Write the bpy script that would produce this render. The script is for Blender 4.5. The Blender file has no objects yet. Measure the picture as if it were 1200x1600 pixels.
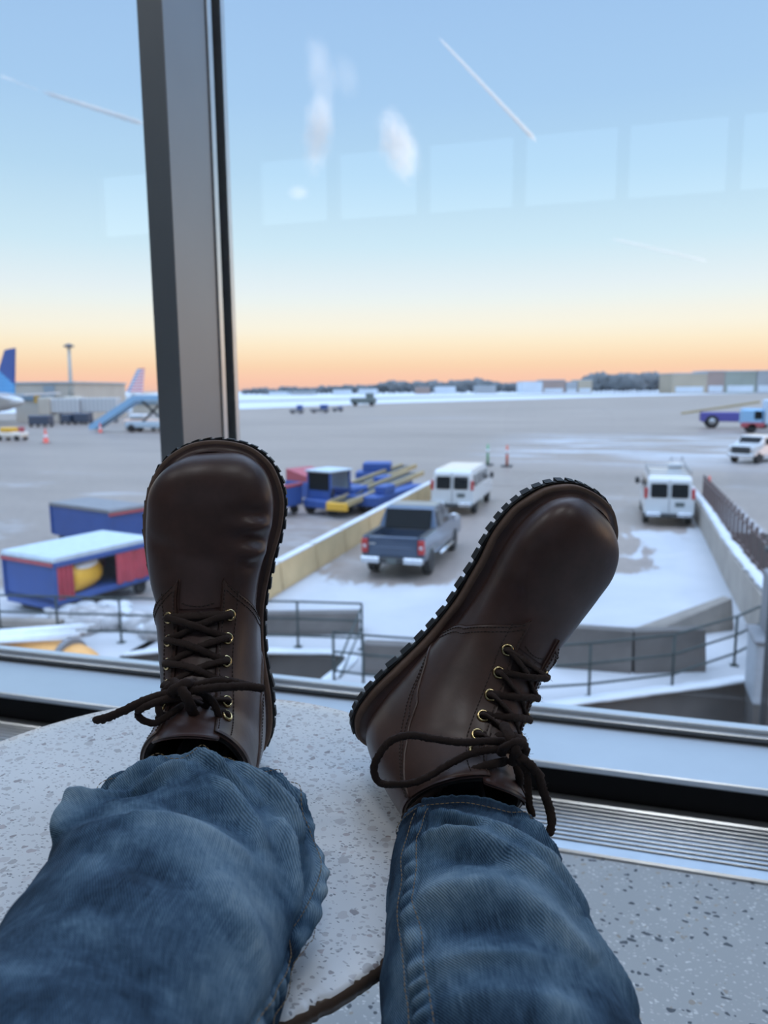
import bpy, bmesh, math, random
import numpy as np
from mathutils import Vector, Matrix, noise as mnoise
random.seed(7)
PI = math.pi
SC = bpy.context.scene
COL = SC.collection
# ------------------------------------------------------------ camera
CAMH = .79
YAW, PITCH, ROLL = map(math.radians, (16.564, 9.1195, -.462))
FPX = 1200.0
fwd = np.array([-math.sin(YAW)*math.cos(PITCH), math.cos(YAW)*math.cos(PITCH), -math.sin(PITCH)])
_r = np.array([math.cos(YAW), math.sin(YAW), 0.0]); _u = np.cross(_r, fwd)
cR = _r*math.cos(ROLL)+_u*math.sin(ROLL)
cU = _u*math.cos(ROLL)-_r*math.sin(ROLL)
CAM = np.array([0, 0, CAMH])
cam = bpy.data.cameras.new('camera'); camo = bpy.data.objects.new('camera', cam); COL.objects.link(camo)
cam.sensor_fit = 'VERTICAL'; cam.sensor_height = 36.0; cam.sensor_width = 27.0; cam.lens = 36.0*FPX/1600
cam.clip_start = .02; cam.clip_end = 20000
camo.matrix_world = Matrix(((cR[0], cU[0], -fwd[0], 0), (cR[1], cU[1], -fwd[1], 0), (cR[2], cU[2], -fwd[2], CAMH), (0, 0, 0, 1)))
cam.dof.use_dof = True; cam.dof.focus_distance = .56; cam.dof.aperture_fstop = 8.5
SC.camera = camo
SC.view_settings.view_transform = 'Standard'; SC.view_settings.look = 'None'
SC.view_settings.gamma = 1; SC.view_settings.use_curve_mapping = False
SC.view_settings.exposure = 0.0

def ray(x, y): return cR*(x-600)/FPX-cU*(y-800)/FPX+fwd
def G(x, y, z=-5.01):
    d = ray(x, y); return CAM+d*((z-CAMH)/d[2])
def atD(x, y, D): return CAM+ray(x, y)*D
def atY(x, y, Y):
    d = ray(x, y); return CAM+d*(Y/d[1])
def project(P):
    d = np.asarray(P)-CAM; z = d@fwd
    return np.stack([600+FPX*(d@cR)/z, 800-FPX*(d@cU)/z, z], -1)
def lin(c): return tuple(((v/255)/12.92 if v/255 <= .04045 else ((v/255+.055)/1.055)**2.4) for v in c)

# ------------------------------------------------------------ sky
W = bpy.data.worlds.new('world'); SC.world = W; W.use_nodes = True
nt = W.node_tree; nt.nodes.clear()
def wn(t, **k):
    n = nt.nodes.new(t)
    for a, b in k.items(): setattr(n, a, b)
    return n
tc = wn('ShaderNodeTexCoord'); sep = wn('ShaderNodeSeparateXYZ'); nt.links.new(tc.outputs['Generated'], sep.inputs[0])
asn = wn('ShaderNodeMath', operation='ARCSINE'); nt.links.new(sep.outputs[2], asn.inputs[0])
mr = wn('ShaderNodeMapRange'); mr.inputs[1].default_value = math.radians(-10); mr.inputs[2].default_value = math.radians(90)
nt.links.new(asn.outputs[0], mr.inputs[0])
rampn = wn('ShaderNodeValToRGB'); nt.links.new(mr.outputs[0], rampn.inputs[0])
SKY = [(-10, (142, 142, 151)), (-.6, (205, 188, 188)), (.3, (250, 196, 172)), (.9, (252, 203, 175)), (1.6, (252, 212, 176)), (2.4, (254, 225, 190)), (3.3, (254, 236, 206)), (4.3, (251, 243, 224)),
       (5.3, (245, 243, 232)), (6.2, (237, 243, 240)), (7.1, (230, 240, 244)), (10, (206, 232, 246)), (14.5, (182, 216, 242)), (19, (168, 204, 240)), (28, (154, 190, 234)), (50, (160, 180, 210)), (90, (162, 178, 203))]
els = rampn.color_ramp.elements
while len(els) > 1: els.remove(els[-1])
els[0].position = 0; els[0].color = lin(SKY[0][1])+(1,)
for e, c in SKY[1:]:
    el = els.new((e+10)/100); el.color = lin(c)+(1,)
# after-sunset glow low over the right hand horizon
azi = wn('ShaderNodeVectorMath', operation='DOT_PRODUCT'); nt.links.new(tc.outputs['Generated'], azi.inputs[0])
azi.inputs[1].default_value = (math.sin(math.radians(75)), math.cos(math.radians(75)), 0.03)
gl = wn('ShaderNodeMapRange', interpolation_type='SMOOTHSTEP'); gl.inputs[1].default_value = .62; gl.inputs[2].default_value = 1.0
nt.links.new(azi.outputs['Value'], gl.inputs[0])
ge = wn('ShaderNodeMapRange', interpolation_type='SMOOTHSTEP'); ge.inputs[1].default_value = .32; ge.inputs[2].default_value = .0
nt.links.new(sep.outputs[2], ge.inputs[0])
gm = wn('ShaderNodeMath', operation='MULTIPLY'); nt.links.new(gl.outputs[0], gm.inputs[0]); nt.links.new(ge.outputs[0], gm.inputs[1])
glc = wn('ShaderNodeMix', data_type='RGBA', blend_type='ADD'); nt.links.new(gm.outputs[0], glc.inputs['Factor'])
nt.links.new(rampn.outputs[0], glc.inputs['A']); glc.inputs['B'].default_value = (1.9, .95, .35, 1)
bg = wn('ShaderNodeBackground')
zs = wn('ShaderNodeMapRange', interpolation_type='SMOOTHSTEP'); nt.links.new(sep.outputs[2], zs.inputs[0])      # overhead sky boosted out of view to light the room and the snow
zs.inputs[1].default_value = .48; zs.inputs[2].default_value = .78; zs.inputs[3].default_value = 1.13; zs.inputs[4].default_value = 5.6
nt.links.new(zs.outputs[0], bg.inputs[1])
nt.links.new(glc.outputs['Result'], bg.inputs[0])
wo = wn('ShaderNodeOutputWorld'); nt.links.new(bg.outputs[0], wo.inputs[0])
# the sun has just set on the right: it lies below the horizon and only reaches the high clouds and contrails
sl = bpy.data.lights.new('sun', 'SUN'); sl.energy = 9; sl.color = (1, .90, .80); sl.angle = math.radians(.5)
so_ = bpy.data.objects.new('sun', sl); COL.objects.link(so_)
so_.rotation_euler = (Vector((math.sin(math.radians(75)), math.cos(math.radians(75)), -.022))).to_track_quat('Z', 'Y').to_euler()

# ------------------------------------------------------------ helpers
class Mat:
    """small node-material builder"""
    def __init__(s, name):
        s.m = bpy.data.materials.new(name); s.m.use_nodes = True; s.t = s.m.node_tree; s.t.nodes.clear()
        s.out = s.n('ShaderNodeOutputMaterial')
    def n(s, typ, **k):
        nd = s.t.nodes.new(typ)
        for a, b in k.items(): setattr(nd, a, b)
        return nd
    def l(s, a, b): s.t.links.new(a, b)
    def coords(s, kind='Object', scale=(1, 1, 1), rot=(0, 0, 0)):
        t = s.n('ShaderNodeTexCoord'); m = s.n('ShaderNodeMapping'); s.l(t.outputs[kind], m.inputs[0])
        m.inputs['Scale'].default_value = scale; m.inputs['Rotation'].default_value = rot
        return m.outputs[0]
    def noise(s, vec, scale, detail=3, rough=.5, dist=0):
        n = s.n('ShaderNodeTexNoise'); s.l(vec, n.inputs['Vector']); n.inputs['Scale'].default_value = scale
        n.inputs['Detail'].default_value = detail; n.inputs['Roughness'].default_value = rough; n.inputs['Distortion'].default_value = dist
        return n.outputs['Fac']
    def ramp(s, fac, stops):
        r = s.n('ShaderNodeValToRGB'); s.l(fac, r.inputs[0]); e = r.color_ramp.elements
        while len(e) > 1: e.remove(e[-1])
        for i, (p, c) in enumerate(stops):
            c = c if isinstance(c, (tuple, list)) else (c, c, c)
            q = e[0] if i == 0 else e.new(p)
            q.position = p; q.color = tuple(c)[:3]+(1,)
        return r.outputs[0]
    def math(s, op, a, b=None, clamp=False):
        m = s.n('ShaderNodeMath', operation=op, use_clamp=clamp)
        for i, v in enumerate((a, b)):
            if v is None: continue
            if isinstance(v, (int, float)): m.inputs[i].default_value = v
            else: s.l(v, m.inputs[i])
        return m.outputs[0]
    def mix(s, f, a, b, blend='MIX'):
        m = s.n('ShaderNodeMix', data_type='RGBA', blend_type=blend)
        for k, v in (('Factor', f), ('A', a), ('B', b)):
            if isinstance(v, (int, float)) and k == 'Factor': m.inputs[k].default_value = v
            elif isinstance(v, (tuple, list)): m.inputs[k].default_value = tuple(v)[:3]+(1,)
            else: s.l(v, m.inputs[k])
        return m.outputs['Result']
    def bsdf(s, col, rough=.6, metal=0, spec=.5, bump=None, bstr=.3, bdist=.001, coat=0, **k):
        b = s.n('ShaderNodeBsdfPrincipled')
        for key, v in (('Base Color', col), ('Roughness', rough), ('Metallic', metal), ('Specular IOR Level', spec), ('Coat Weight', coat)):
            if isinstance(v, (int, float)): b.inputs[key].default_value = v
            elif isinstance(v, (tuple, list)): b.inputs[key].default_value = tuple(v)[:3]+(1,)
            else: s.l(v, b.inputs[key])
        for kk, v in k.items(): b.inputs[kk.replace('_', ' ')].default_value = v
        if bump is not None:
            u = s.n('ShaderNodeBump'); u.inputs['Strength'].default_value = bstr; u.inputs['Distance'].default_value = bdist
            s.l(bump, u.inputs['Height']); s.l(u.outputs[0], b.inputs['Normal'])
        s.l(b.outputs[0], s.out.inputs[0]); return b
MATS = {}
def plain(name, col, rough=.6, metal=0, var=.12, nscale=6, bump=0, coat=0, spec=.5):
    """flat colour with a little procedural variation"""
    if name in MATS: return MATS[name]
    M = Mat(name); c = M.coords(); f = M.noise(c, nscale, 4, .6)
    a = tuple(min(1, v*(1-var)) for v in col); b = tuple(min(1, v*(1+var)) for v in col)
    M.bsdf(M.ramp(f, [(.25, a), (.75, b)]), rough, metal, spec, M.noise(c, nscale*12, 3) if bump else None, bump or .1, .01, coat)
    MATS[name] = M.m; return M.m

def tag(o, label=None, cat=None, group=None, kind=None):
    if label: o['label'] = label
    if cat: o['category'] = cat
    if group: o['group'] = group
    if kind: o['kind'] = kind
    return o
def empty(name, loc, rz=0, label=None, cat=None, group=None):
    o = bpy.data.objects.new(name, None); COL.objects.link(o); o.location = tuple(loc); o.rotation_euler = (0, 0, rz)
    o.empty_display_size = .1
    return tag(o, label, cat, group)
def link_mesh(name, verts, faces, mat, parent=None, smooth=True, uv=None, attr=None):
    me = bpy.data.meshes.new(name); me.from_pydata([tuple(map(float, v)) for v in verts], [], faces)
    me.materials.append(mat)
    if smooth: me.polygons.foreach_set('use_smooth', [True]*len(me.polygons))
    if uv is not None:
        ul = me.uv_layers.new(name='UVMap'); li = np.zeros(len(me.loops), int); me.loops.foreach_get('vertex_index', li)
        ul.data.foreach_set('uv', np.asarray(uv, float)[li].ravel())
    if attr is not None:
        at = me.attributes.new('wear_shade', 'FLOAT', 'POINT'); at.data.foreach_set('value', np.asarray(attr, float))
    me.update()
    o = bpy.data.objects.new(name, me); COL.objects.link(o)
    if parent: o.parent = parent
    return o
def struct(o): o['kind'] = 'structure'; return o
def dup(o, parent=None):
    c = o.copy(); COL.objects.link(c)
    if parent: c.parent = parent
    for ch in [x for x in bpy.data.objects if x.parent == o]: dup(ch, c)
    return c

class MB:
    """collects shapes into one mesh"""
    def __init__(s): s.b = bmesh.new()
    def box(s, x0, x1, y0, y1, z0, z1, bev=0, rz=0, taper=None, seg=1):
        n = bmesh.new(); bmesh.ops.create_cube(n, size=1)
        for v in n.verts:
            u = v.co.copy(); tp = (1, 1)
            if taper and u.z > 0: tp = taper
            v.co = Vector(((x0+x1)/2+u.x*(x1-x0)*tp[0], (y0+y1)/2+u.y*(y1-y0)*tp[1], (z0+z1)/2+u.z*(z1-z0)))
        if bev: bmesh.ops.bevel(n, geom=n.edges[:], offset=bev, segments=seg, profile=.6, affect='EDGES')
        if rz: bmesh.ops.rotate(n, verts=n.verts, cent=Vector(((x0+x1)/2, (y0+y1)/2, 0)), matrix=Matrix.Rotation(rz, 3, 'Z'))
        s.add(n); return s
    def add(s, n):
        me = bpy.data.meshes.new('t'); n.to_mesh(me); n.free(); s.b.from_mesh(me); bpy.data.meshes.remove(me)
    def bar(s, a, b, w, h=None, n=4):
        """bar from a to b; n=4 square, more = round (w = width or diameter)"""
        a = Vector(a); b = Vector(b); d = b-a; L = d.length
        if L < 1e-9: return s
        m = bmesh.new()
        if n == 4:
            bmesh.ops.create_cube(m, size=1)
            for v in m.verts: v.co = Vector((v.co.x*w, v.co.y*(h or w), v.co.z*L))
        else:
            bmesh.ops.create_cone(m, cap_ends=True, segments=n, radius1=w/2, radius2=(h or w)/2, depth=L)
        q = d.to_track_quat('Z', 'Y')
        bmesh.ops.transform(m, verts=m.verts, matrix=Matrix.Translation((a+b)/2) @ q.to_matrix().to_4x4())
        s.add(m); return s
    def prism(s, prof, x0, x1, bev=0, tumble=None):
        """side profile [(y,z)..] extruded along x; tumble(z)->half width factor"""
        n = bmesh.new()
        A = [n.verts.new((x0, y, z)) for y, z in prof]; B = [n.verts.new((x1, y, z)) for y, z in prof]
        n.faces.new(A); n.faces.new(B[::-1]); k = len(prof)
        for i in range(k): n.faces.new((A[i], B[i], B[(i+1) % k], A[(i+1) % k]))
        bmesh.ops.recalc_face_normals(n, faces=n.faces)
        if tumble:
            cx = (x0+x1)/2
            for v in n.verts: v.co.x = cx+(v.co.x-cx)*tumble(v.co.z)
        if bev: bmesh.ops.bevel(n, geom=n.edges[:], offset=bev, segments=2, profile=.5, affect='EDGES')
        s.add(n); return s
    def ball(s, c, r, sub=2, jit=0, seed=0):
        n = bmesh.new(); bmesh.ops.create_icosphere(n, subdivisions=sub, radius=1)
        r = r if isinstance(r, (tuple, list)) else (r, r, r)
        for v in n.verts:
            k = 1+jit*mnoise.noise(v.co*1.7+Vector((seed*3.1, seed, 0)))
            v.co = Vector((c[0]+v.co.x*r[0]*k, c[1]+v.co.y*r[1]*k, c[2]+v.co.z*r[2]*k))
        s.add(n); return s
    def lathe(s, prof, c=(0, 0, 0), axis='Z', n=24):
        m = bmesh.new(); rings = []
        for r, z in prof:
            rings.append([m.verts.new((r*math.cos(2*PI*i/n), r*math.sin(2*PI*i/n), z)) for i in range(n)])
        for a, b in zip(rings, rings[1:]):
            for i in range(n): m.faces.new((a[i], a[(i+1) % n], b[(i+1) % n], b[i]))
        for rg, fl in ((rings[0], True), (rings[-1], False)):
            try: m.faces.new(rg[::-1] if fl else rg)
            except Exception: pass
        if axis == 'X': bmesh.ops.rotate(m, verts=m.verts, cent=(0, 0, 0), matrix=Matrix.Rotation(PI/2, 3, 'Y'))
        if axis == 'Y': bmesh.ops.rotate(m, verts=m.verts, cent=(0, 0, 0), matrix=Matrix.Rotation(-PI/2, 3, 'X'))
        bmesh.ops.translate(m, verts=m.verts, vec=Vector(c)); s.add(m); return s
    def build(s, name, mat, parent=None, smooth=False, label=None):
        bmesh.ops.recalc_face_normals(s.b, faces=s.b.faces)
        me = bpy.data.meshes.new(name); s.b.to_mesh(me); s.b.free(); me.materials.append(mat)
        if smooth: me.polygons.foreach_set('use_smooth', [True]*len(me.polygons))
        o = bpy.data.objects.new(name, me); COL.objects.link(o)
        if parent: o.parent = parent
        if label: o['label'] = label
        return o

def grid_faces(nu, nv, wrap_u=False, off=0):
    f = []
    for j in range(nv-1):
        for i in range(nu-(0 if wrap_u else 1)):
            a = j*nu+i; b = j*nu+(i+1) % nu; f.append((off+a, off+b, off+b+nu, off+a+nu))
    return f
def sweep(pts, rx, ry=None, nseg=10, jit=0, seed=1, taper_ends=True, up=None):
    """tube through points (Catmull-Rom resampled by the caller); returns verts, faces"""
    P = np.asarray(pts, float); n = len(P); ry = ry or rx
    T = np.gradient(P, axis=0); T /= np.linalg.norm(T, axis=1)[:, None]
    u = np.array(up if up is not None else (0, 0, 1.0), float)
    V = []; F = []
    for i in range(n):
        u = u-T[i]*(u@T[i]); L = np.linalg.norm(u)
        if L < 1e-6: u = np.cross(T[i], [1, 0, 0]); L = np.linalg.norm(u)
        u = u/L; s = np.cross(T[i], u)
        e = 1.0
        if taper_ends: e = min(1, .55+.45*min(i, n-1-i)/1.5)
        for k in range(nseg):
            a = 2*PI*k/nseg; j = 1+jit*mnoise.noise(Vector((i*1.3+seed*9, k*1.9, seed)))
            V.append(P[i]+e*j*(s*math.cos(a)*rx+u*math.sin(a)*ry))
    F = grid_faces(nseg, n, True)
    F.append(tuple(range(nseg))[::-1]); F.append(tuple((n-1)*nseg+k for k in range(nseg)))
    return V, F
def smooth_path(P, n):
    P = np.asarray(P, float); d = np.concatenate([[0], np.cumsum(np.linalg.norm(np.diff(P, axis=0), axis=1))])
    return cr(d/d[-1], P, np.linspace(0, 1, n))
class Acc:
    def __init__(s): s.v = []; s.f = []
    def add(s, V, F):
        o = len(s.v); s.v += [tuple(v) for v in V]; s.f += [tuple(i+o for i in f) for f in F]
# ------------------------------------------------------------ boot surface mathematics
def cr(ts, xs, t):
    """Catmull-Rom interpolation of table xs (n,k) at parameters ts, evaluated at t"""
    ts = np.asarray(ts, float); xs = np.asarray(xs, float)
    t = np.atleast_1d(np.asarray(t, float))
    i = np.clip(np.searchsorted(ts, t, side='right')-1, 0, len(ts)-2)
    m = np.gradient(xs, ts, axis=0)
    h = (ts[i+1]-ts[i])[:, None]; u = ((t-ts[i])[:, None])/h
    uu = np.clip(u, 0, 1)
    r = ((2*uu**3-3*uu**2+1)*xs[i]+(uu**3-2*uu**2+uu)*h*m[i]+(-2*uu**3+3*uu**2)*xs[i+1]+(uu**3-uu**2)*h*m[i+1])
    over = (u-uu)*h
    r = r+over*np.where(u > 1, m[i+1], m[i])
    return r

SOLE = [(0, -.002), (.020, .003), (.032, .022), (.035, .055), (.032, .10), (.034, .14), (.043, .18), (.0535, .215), (.0565, .242),
        (.050, .268), (.034, .285), (.010, .2915), (-.014, .288), (-.036, .272), (-.050, .245), (-.056, .21), (-.053, .165), (-.045, .12),
        (-.038, .08), (-.036, .045), (-.029, .012)]

def sole_outline(n=160, grow=0.0):
    P = np.array(SOLE+[SOLE[0]]+[SOLE[1]]); P = np.vstack([SOLE[-1], P])
    ts = np.arange(len(P))-1.0
    q = cr(ts, P, np.linspace(0, len(SOLE), n, endpoint=False))
    if grow:
        d = np.roll(q, -1, 0)-np.roll(q, 1, 0)
        nrm = np.stack([d[:, 1], -d[:, 0]], 1); nrm /= np.linalg.norm(nrm, axis=1)[:, None]
        q = q+nrm*grow
    return q

def sole_z(y):
    """toe spring and the slight arch of the sole"""
    y = np.asarray(y, float)
    return .012*np.clip((y-.20)/.09, 0, None)**2

# ring table: v, Ty, Tz, By, Bz, xL, xR, hf, nt, nb, ridge
def _inset(y, g=-.0062):
    """left and right edge of the upper at y: follows the sole, with a rounder toe"""
    TIP, LEN = .2838, .049
    yy = min(y, TIP-LEN)
    xs = [p[0] for p in sole_outline(1200, g) if abs(p[1]-yy) < .0012]
    a, b = min(xs), max(xs); c, h = (a+b)/2, (b-a)/2
    if y > yy:
        d = max(.0002, TIP-y)/LEN
        h *= (1-(1-d)**2.3)**.47; c += .0075*(1-d)**1.6
    return (c-h, c+h)
RINGS = [
 (0.000, .2830, .0055, .2834, .0035, None, 0, .45, 2.1, 2.2, .000),
 (0.012, .2824, .0105, .2830, .0022, None, 0, .44, 2.1, 2.3, .000),
 (0.028, .2808, .0175, .2818, .0012, None, 0, .42, 2.1, 2.5, .001),
 (0.050, .2776, .0255, .2792, .0005, None, 0, .40, 2.1, 2.7, .002),
 (0.078, .2724, .0335, .2748, .0001, None, 0, .38, 2.1, 2.9, .003),
 (0.114, .2640, .0415, .2680, .0000, None, 0, .36, 2.1, 3.2, .004),
 (0.160, .2490, .0495, .2580, .0000, None, 0, .34, 2.1, 3.5, .005),
 (0.240, .2270, .0560, .2340, .0000, None, 0, .32, 2.1, 3.8, .006),
 (0.330, .2000, .0610, .2060, .0000, None, 0, .31, 2.1, 4.0, .006),
 (0.420, .1740, .0685, .1760, .0000, None, 0, .33, 2.0, 4.0, .005),
 (0.520, .1500, .0805, .1420, .0000, -.0405, .0310, .38, 1.95, 3.8, .003),
 (0.620, .1300, .0960, .1050, .0000, -.0365, .0300, .42, 2.0, 3.6, .001),
 (0.700, .1160, .1100, .0700, .0000, -.0335, .0305, .45, 2.0, 3.4, .000),
 (0.770, .1070, .1220, .0360, .0000, -.0325, .0315, .47, 2.1, 3.0, .000),
 (0.830, .1010, .1320, .0100, .0060, -.0325, .0320, .49, 2.1, 2.4, .000),
 (0.890, .0970, .1410, .0040, .0350, -.0330, .0330, .50, 2.1, 2.2, .000),
 (0.950, .0940, .1500, .0050, .0750, -.0335, .0335, .50, 2.1, 2.1, .000),
 (1.000, .0930, .1570, .0100, .1150, -.0340, .0340, .50, 2.1, 2.1, .000)]
RINGS = [r if r[5] is not None else r[:5]+_inset((r[1]*.35+r[3]*.65))+r[7:] for r in RINGS]
RT = np.array(RINGS)
DENTS = [(.225, .80, .020, .34, -.0034), (.262, .85, .016, .40, .0026), (.300, .88, .016, .40, -.0046), (.335, .92, .018, .42, .0030), (.37, .9, .016, .3, -.0022), (.30, -.8, .02, .4, -.0012), (.33, .0, .03, .5, -.001)]   # creases across the forefoot (v, theta, sv, st, depth)

def boot_raw(v, th):
    v = np.atleast_1d(np.asarray(v, float)); th = np.atleast_1d(np.asarray(th, float))
    v, th = np.broadcast_arrays(v, th); sh = v.shape; v = v.ravel(); th = th.ravel()
    R = cr(RT[:, 0], RT[:, 1:], v)
    Ty, Tz, By, Bz, xL, xR, hf, nt, nb, rg = R.T
    c = np.cos(th); s = np.sin(th)
    n = np.where(c > 0, nt, nb)
    cc = np.abs(c)**(2/n); ss = np.sign(s)*np.abs(s)**(2/n)
    k = np.where(c > 0, hf+(1-hf)*cc, hf-hf*cc)
    Y = By+(Ty-By)*k; Z = Bz+(Tz-Bz)*k
    cx = (xL+xR)/2; w = (xR-xL)/2
    X = cx+w*ss+rg*np.clip(c, 0, 1)
    Z = Z+sole_z(Y)
    return np.stack([X, Y, Z], -1).reshape(sh+(3,))

def boot_pt(v, th, off=0.0):
    v = np.atleast_1d(np.asarray(v, float)); th = np.atleast_1d(np.asarray(th, float))
    v, th = np.broadcast_arrays(v, th)
    e = 2e-3
    p = boot_raw(v, th)
    a = boot_raw(np.maximum(v, .004)+e, th)-boot_raw(np.maximum(v, .004)-e, th); b = boot_raw(v, th+e)-boot_raw(v, th-e)
    n = np.cross(a, b); L = np.linalg.norm(n, axis=-1)[..., None]; n = n/np.maximum(L, 1e-12)
    d = 0
    for (dv, dt, sv, st, h) in DENTS:
        d = d+h*np.exp(-((v-dv-.03*(th-dt))/sv)**2-((th-dt)/st)**2)
    off = np.asarray(off)+d
    return p+n*np.asarray(off)[..., None], n

def theta_f(v):     # half opening between the two lacing facings
    return np.interp(v, [.40, .46, .6, .8, 1.0, 1.1], [.36, .40, .40, .42, .52, .6])
# ------------------------------------------------------------ the room
YF, YG = 1.44, 1.655            # inner face of the window frames, plane of the glass
def terrazzo(name, base, chips, dark_amt, scale, rough=.35, spec=.5):
    M = Mat(name); c = M.coords(); w = M.n('ShaderNodeVectorMath', operation='ADD')
    nz = M.n('ShaderNodeTexNoise'); M.l(c, nz.inputs['Vector']); nz.inputs['Scale'].default_value = scale*1.3; nz.inputs['Detail'].default_value = 1
    sc_ = M.n('ShaderNodeVectorMath', operation='SCALE'); M.l(nz.outputs['Color'], sc_.inputs[0]); sc_.inputs['Scale'].default_value = .6/scale
    M.l(c, w.inputs[0]); M.l(sc_.outputs[0], w.inputs[1])
    col = M.ramp(M.noise(c, 5, 3), [(.3, tuple(v*.94 for v in base)), (.7, base)])
    for k, (ccol, sc2, size, amount) in enumerate(chips):
        v = M.n('ShaderNodeTexVoronoi', feature='F1'); mp = M.n('ShaderNodeMapping'); M.l(w.outputs[0], mp.inputs[0])
        mp.inputs['Scale'].default_value = (1, 1.0 if k % 2 else 1.7, 1); mp.inputs['Location'].default_value = (k*3.7, k*1.9, k*.7); mp.inputs['Rotation'].default_value = (0, 0, k*1.1)
        M.l(mp.outputs[0], v.inputs['Vector']); v.inputs['Scale'].default_value = sc2
        sp = M.n('ShaderNodeSeparateColor'); M.l(v.outputs['Color'], sp.inputs[0])
        pres = M.math('LESS_THAN', sp.outputs[0], amount)
        rad = M.math('MULTIPLY', sp.outputs[1], size); rad = M.math('ADD', rad, size*.35)
        m = M.math('LESS_THAN', v.outputs['Distance'], rad); m = M.math('MULTIPLY', m, pres)
        cc = M.mix(sp.outputs[2], tuple(x*.75 for x in ccol), tuple(min(1, x*1.25) for x in ccol))
        col = M.mix(m, col, cc)
    if dark_amt:        # raw broken core where the rim is chipped
        s3 = M.n('ShaderNodeSeparateXYZ'); M.l(c, s3.inputs[0]); col = M.mix(M.math('LESS_THAN', s3.outputs[2], dark_amt), col, (.11, .075, .055))
    M.bsdf(col, rough, 0, spec); return M.m
floor_m = terrazzo('terrazzo_floor', (.40, .405, .40), [((.56, .56, .54), 150, .35, .5), ((.36, .31, .25), 90, .3, .22), ((.045, .05, .055), 52, .30, .13), ((.04, .045, .05), 115, .34, .13)], 0, 60)
table_m = terrazzo('terrazzo_table', (.76, .765, .77), [((.50, .49, .50), 210, .36, .62), ((.42, .37, .37), 130, .3, .2), ((.25, .25, .26), 300, .3, .3), ((.60, .58, .58), 120, .36, .35)], .4655, 120, .28)
wall_m = plain('wall_paint', (.26, .26, .26), .8, nscale=1.5)
ceil_m = plain('ceiling_paint', (.34, .34, .34), .85, nscale=1)
alu_dark = plain('painted_aluminium', (.29, .31, .335), .42, .85, .05, 3)
alu_sill = plain('anodised_sill', (.66, .69, .72), .30, .7, .05, 4)
black_m = plain('black_frame', (.006, .006, .007), .55, 0, .2, 4, spec=.15)
gask_m = plain('rubber_gasket', (.03, .032, .034), .6)
silver_m = plain('silver_grille', (.62, .64, .66), .28, .9, .08, 20)

def sbox(name, x0, x1, y0, y1, z0, z1, m, bev=0):
    return struct(MB().box(x0, x1, y0, y1, z0, z1, bev).build(name, m))
sbox('floor', -9, 9, -9, 1.246, -.3, 0, floor_m)
sbox('floor_edge', -9, 9, 1.246, YG+.12, -.3, -.045, black_m)
sbox('ceiling', -9.2, 9.2, -9.2, YG+.1, 4.9, 5.1, ceil_m)
sbox('wall_left', -9.2, -9, -9, YG+.1, -.3, 4.9, wall_m)
sbox('wall_right', 9, 9.2, -9, YG+.1, -.3, 4.9, wall_m)
# back wall with a row of high windows
b = MB(); b.box(-9.2, 9.2, -9.2, -9, -.3, 3.5); b.box(-9.2, 9.2, -9.2, -9, 4.55, 4.9)
for k in range(13): x = -9+k*1.5; b.box(x-.09, x+.09, -9.2, -9, 3.5, 4.55)
struct(b.build('wall_back', wall_m))
# building edge below the window
sbox('wall_front', -9.2, 9.2, YG+.02, YG+.12, -.9, -.045, plain('spandrel', (.25, .26, .27), .5))

# window frame: bottom sill, mullions, head
s = MB(); s.box(-9, 9, YF, YG+.02, .052, .066, .002); s.box(-9, 9, YG-.022, YG+.02, .066, .079, .002); s.box(-9, 9, YG-.006, YG+.02, .079, .089, .001)
struct(s.build('trim_1', alu_sill)); 
sbox('trim_2', -9, 9, YF+.002, YG+.01, -.045, .052, black_m)
s = MB(); s.box(-9, 9, YG-.03, YG-.022, .066, .074, .001); struct(s.build('trim_3', gask_m))
sbox('trim_4', -9, 9, YF, YG+.08, 4.75, 4.9, alu_dark)
MX = [-.898+1.62*k for k in range(-5, 7)]
for i, x in enumerate(MX):
    m = MB(); m.box(x-.0285, x+.0285, YF, YG-.045, .066, 4.75, .0015)
    struct(m.build('trim_%d' % (i*3+5), alu_dark))
    m = MB(); m.box(x-.025, x+.025, YG-.046, YG-.012, .066, 4.75); struct(m.build('trim_%d' % (i*3+6), gask_m))
    m = MB(); m.box(x-.032, x-.0255, YG-.042, YG-.022, .079, 4.75, .001); m.box(x+.0255, x+.032, YG-.042, YG-.022, .079, 4.75, .001); m.box(x-.036, x+.036, YG+.012, YG+.03, .066, 4.75)
    struct(m.build('trim_%d' % (i*3+7), silver_m))
gM = Mat('window_glass'); fr = gM.n('ShaderNodeFresnel'); geo_ = gM.n('ShaderNodeNewGeometry')      # same reflectance on both faces of the thin pane
gM.l(gM.math('SUBTRACT', 1.5, gM.math('MULTIPLY', geo_.outputs['Backfacing'], 1.5-1/1.5)), fr.inputs[0])
tr = gM.n('ShaderNodeBsdfTransparent'); tr.inputs[0].default_value = (.975, .985, .985, 1)
gs = gM.n('ShaderNodeBsdfGlossy'); gs.inputs['Roughness'].default_value = 0
mx = gM.n('ShaderNodeMixShader'); gM.l(fr.outputs[0], mx.inputs[0]); gM.l(tr.outputs[0], mx.inputs[1]); gM.l(gs.outputs[0], mx.inputs[2]); gM.l(mx.outputs[0], gM.out.inputs[0])
for i in range(len(MX)-1):
    sbox('window_%d' % (i+1), MX[i]+.02, MX[i+1]-.02, YG-.004, YG+.004, .080, 4.75, gM.m)

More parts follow.
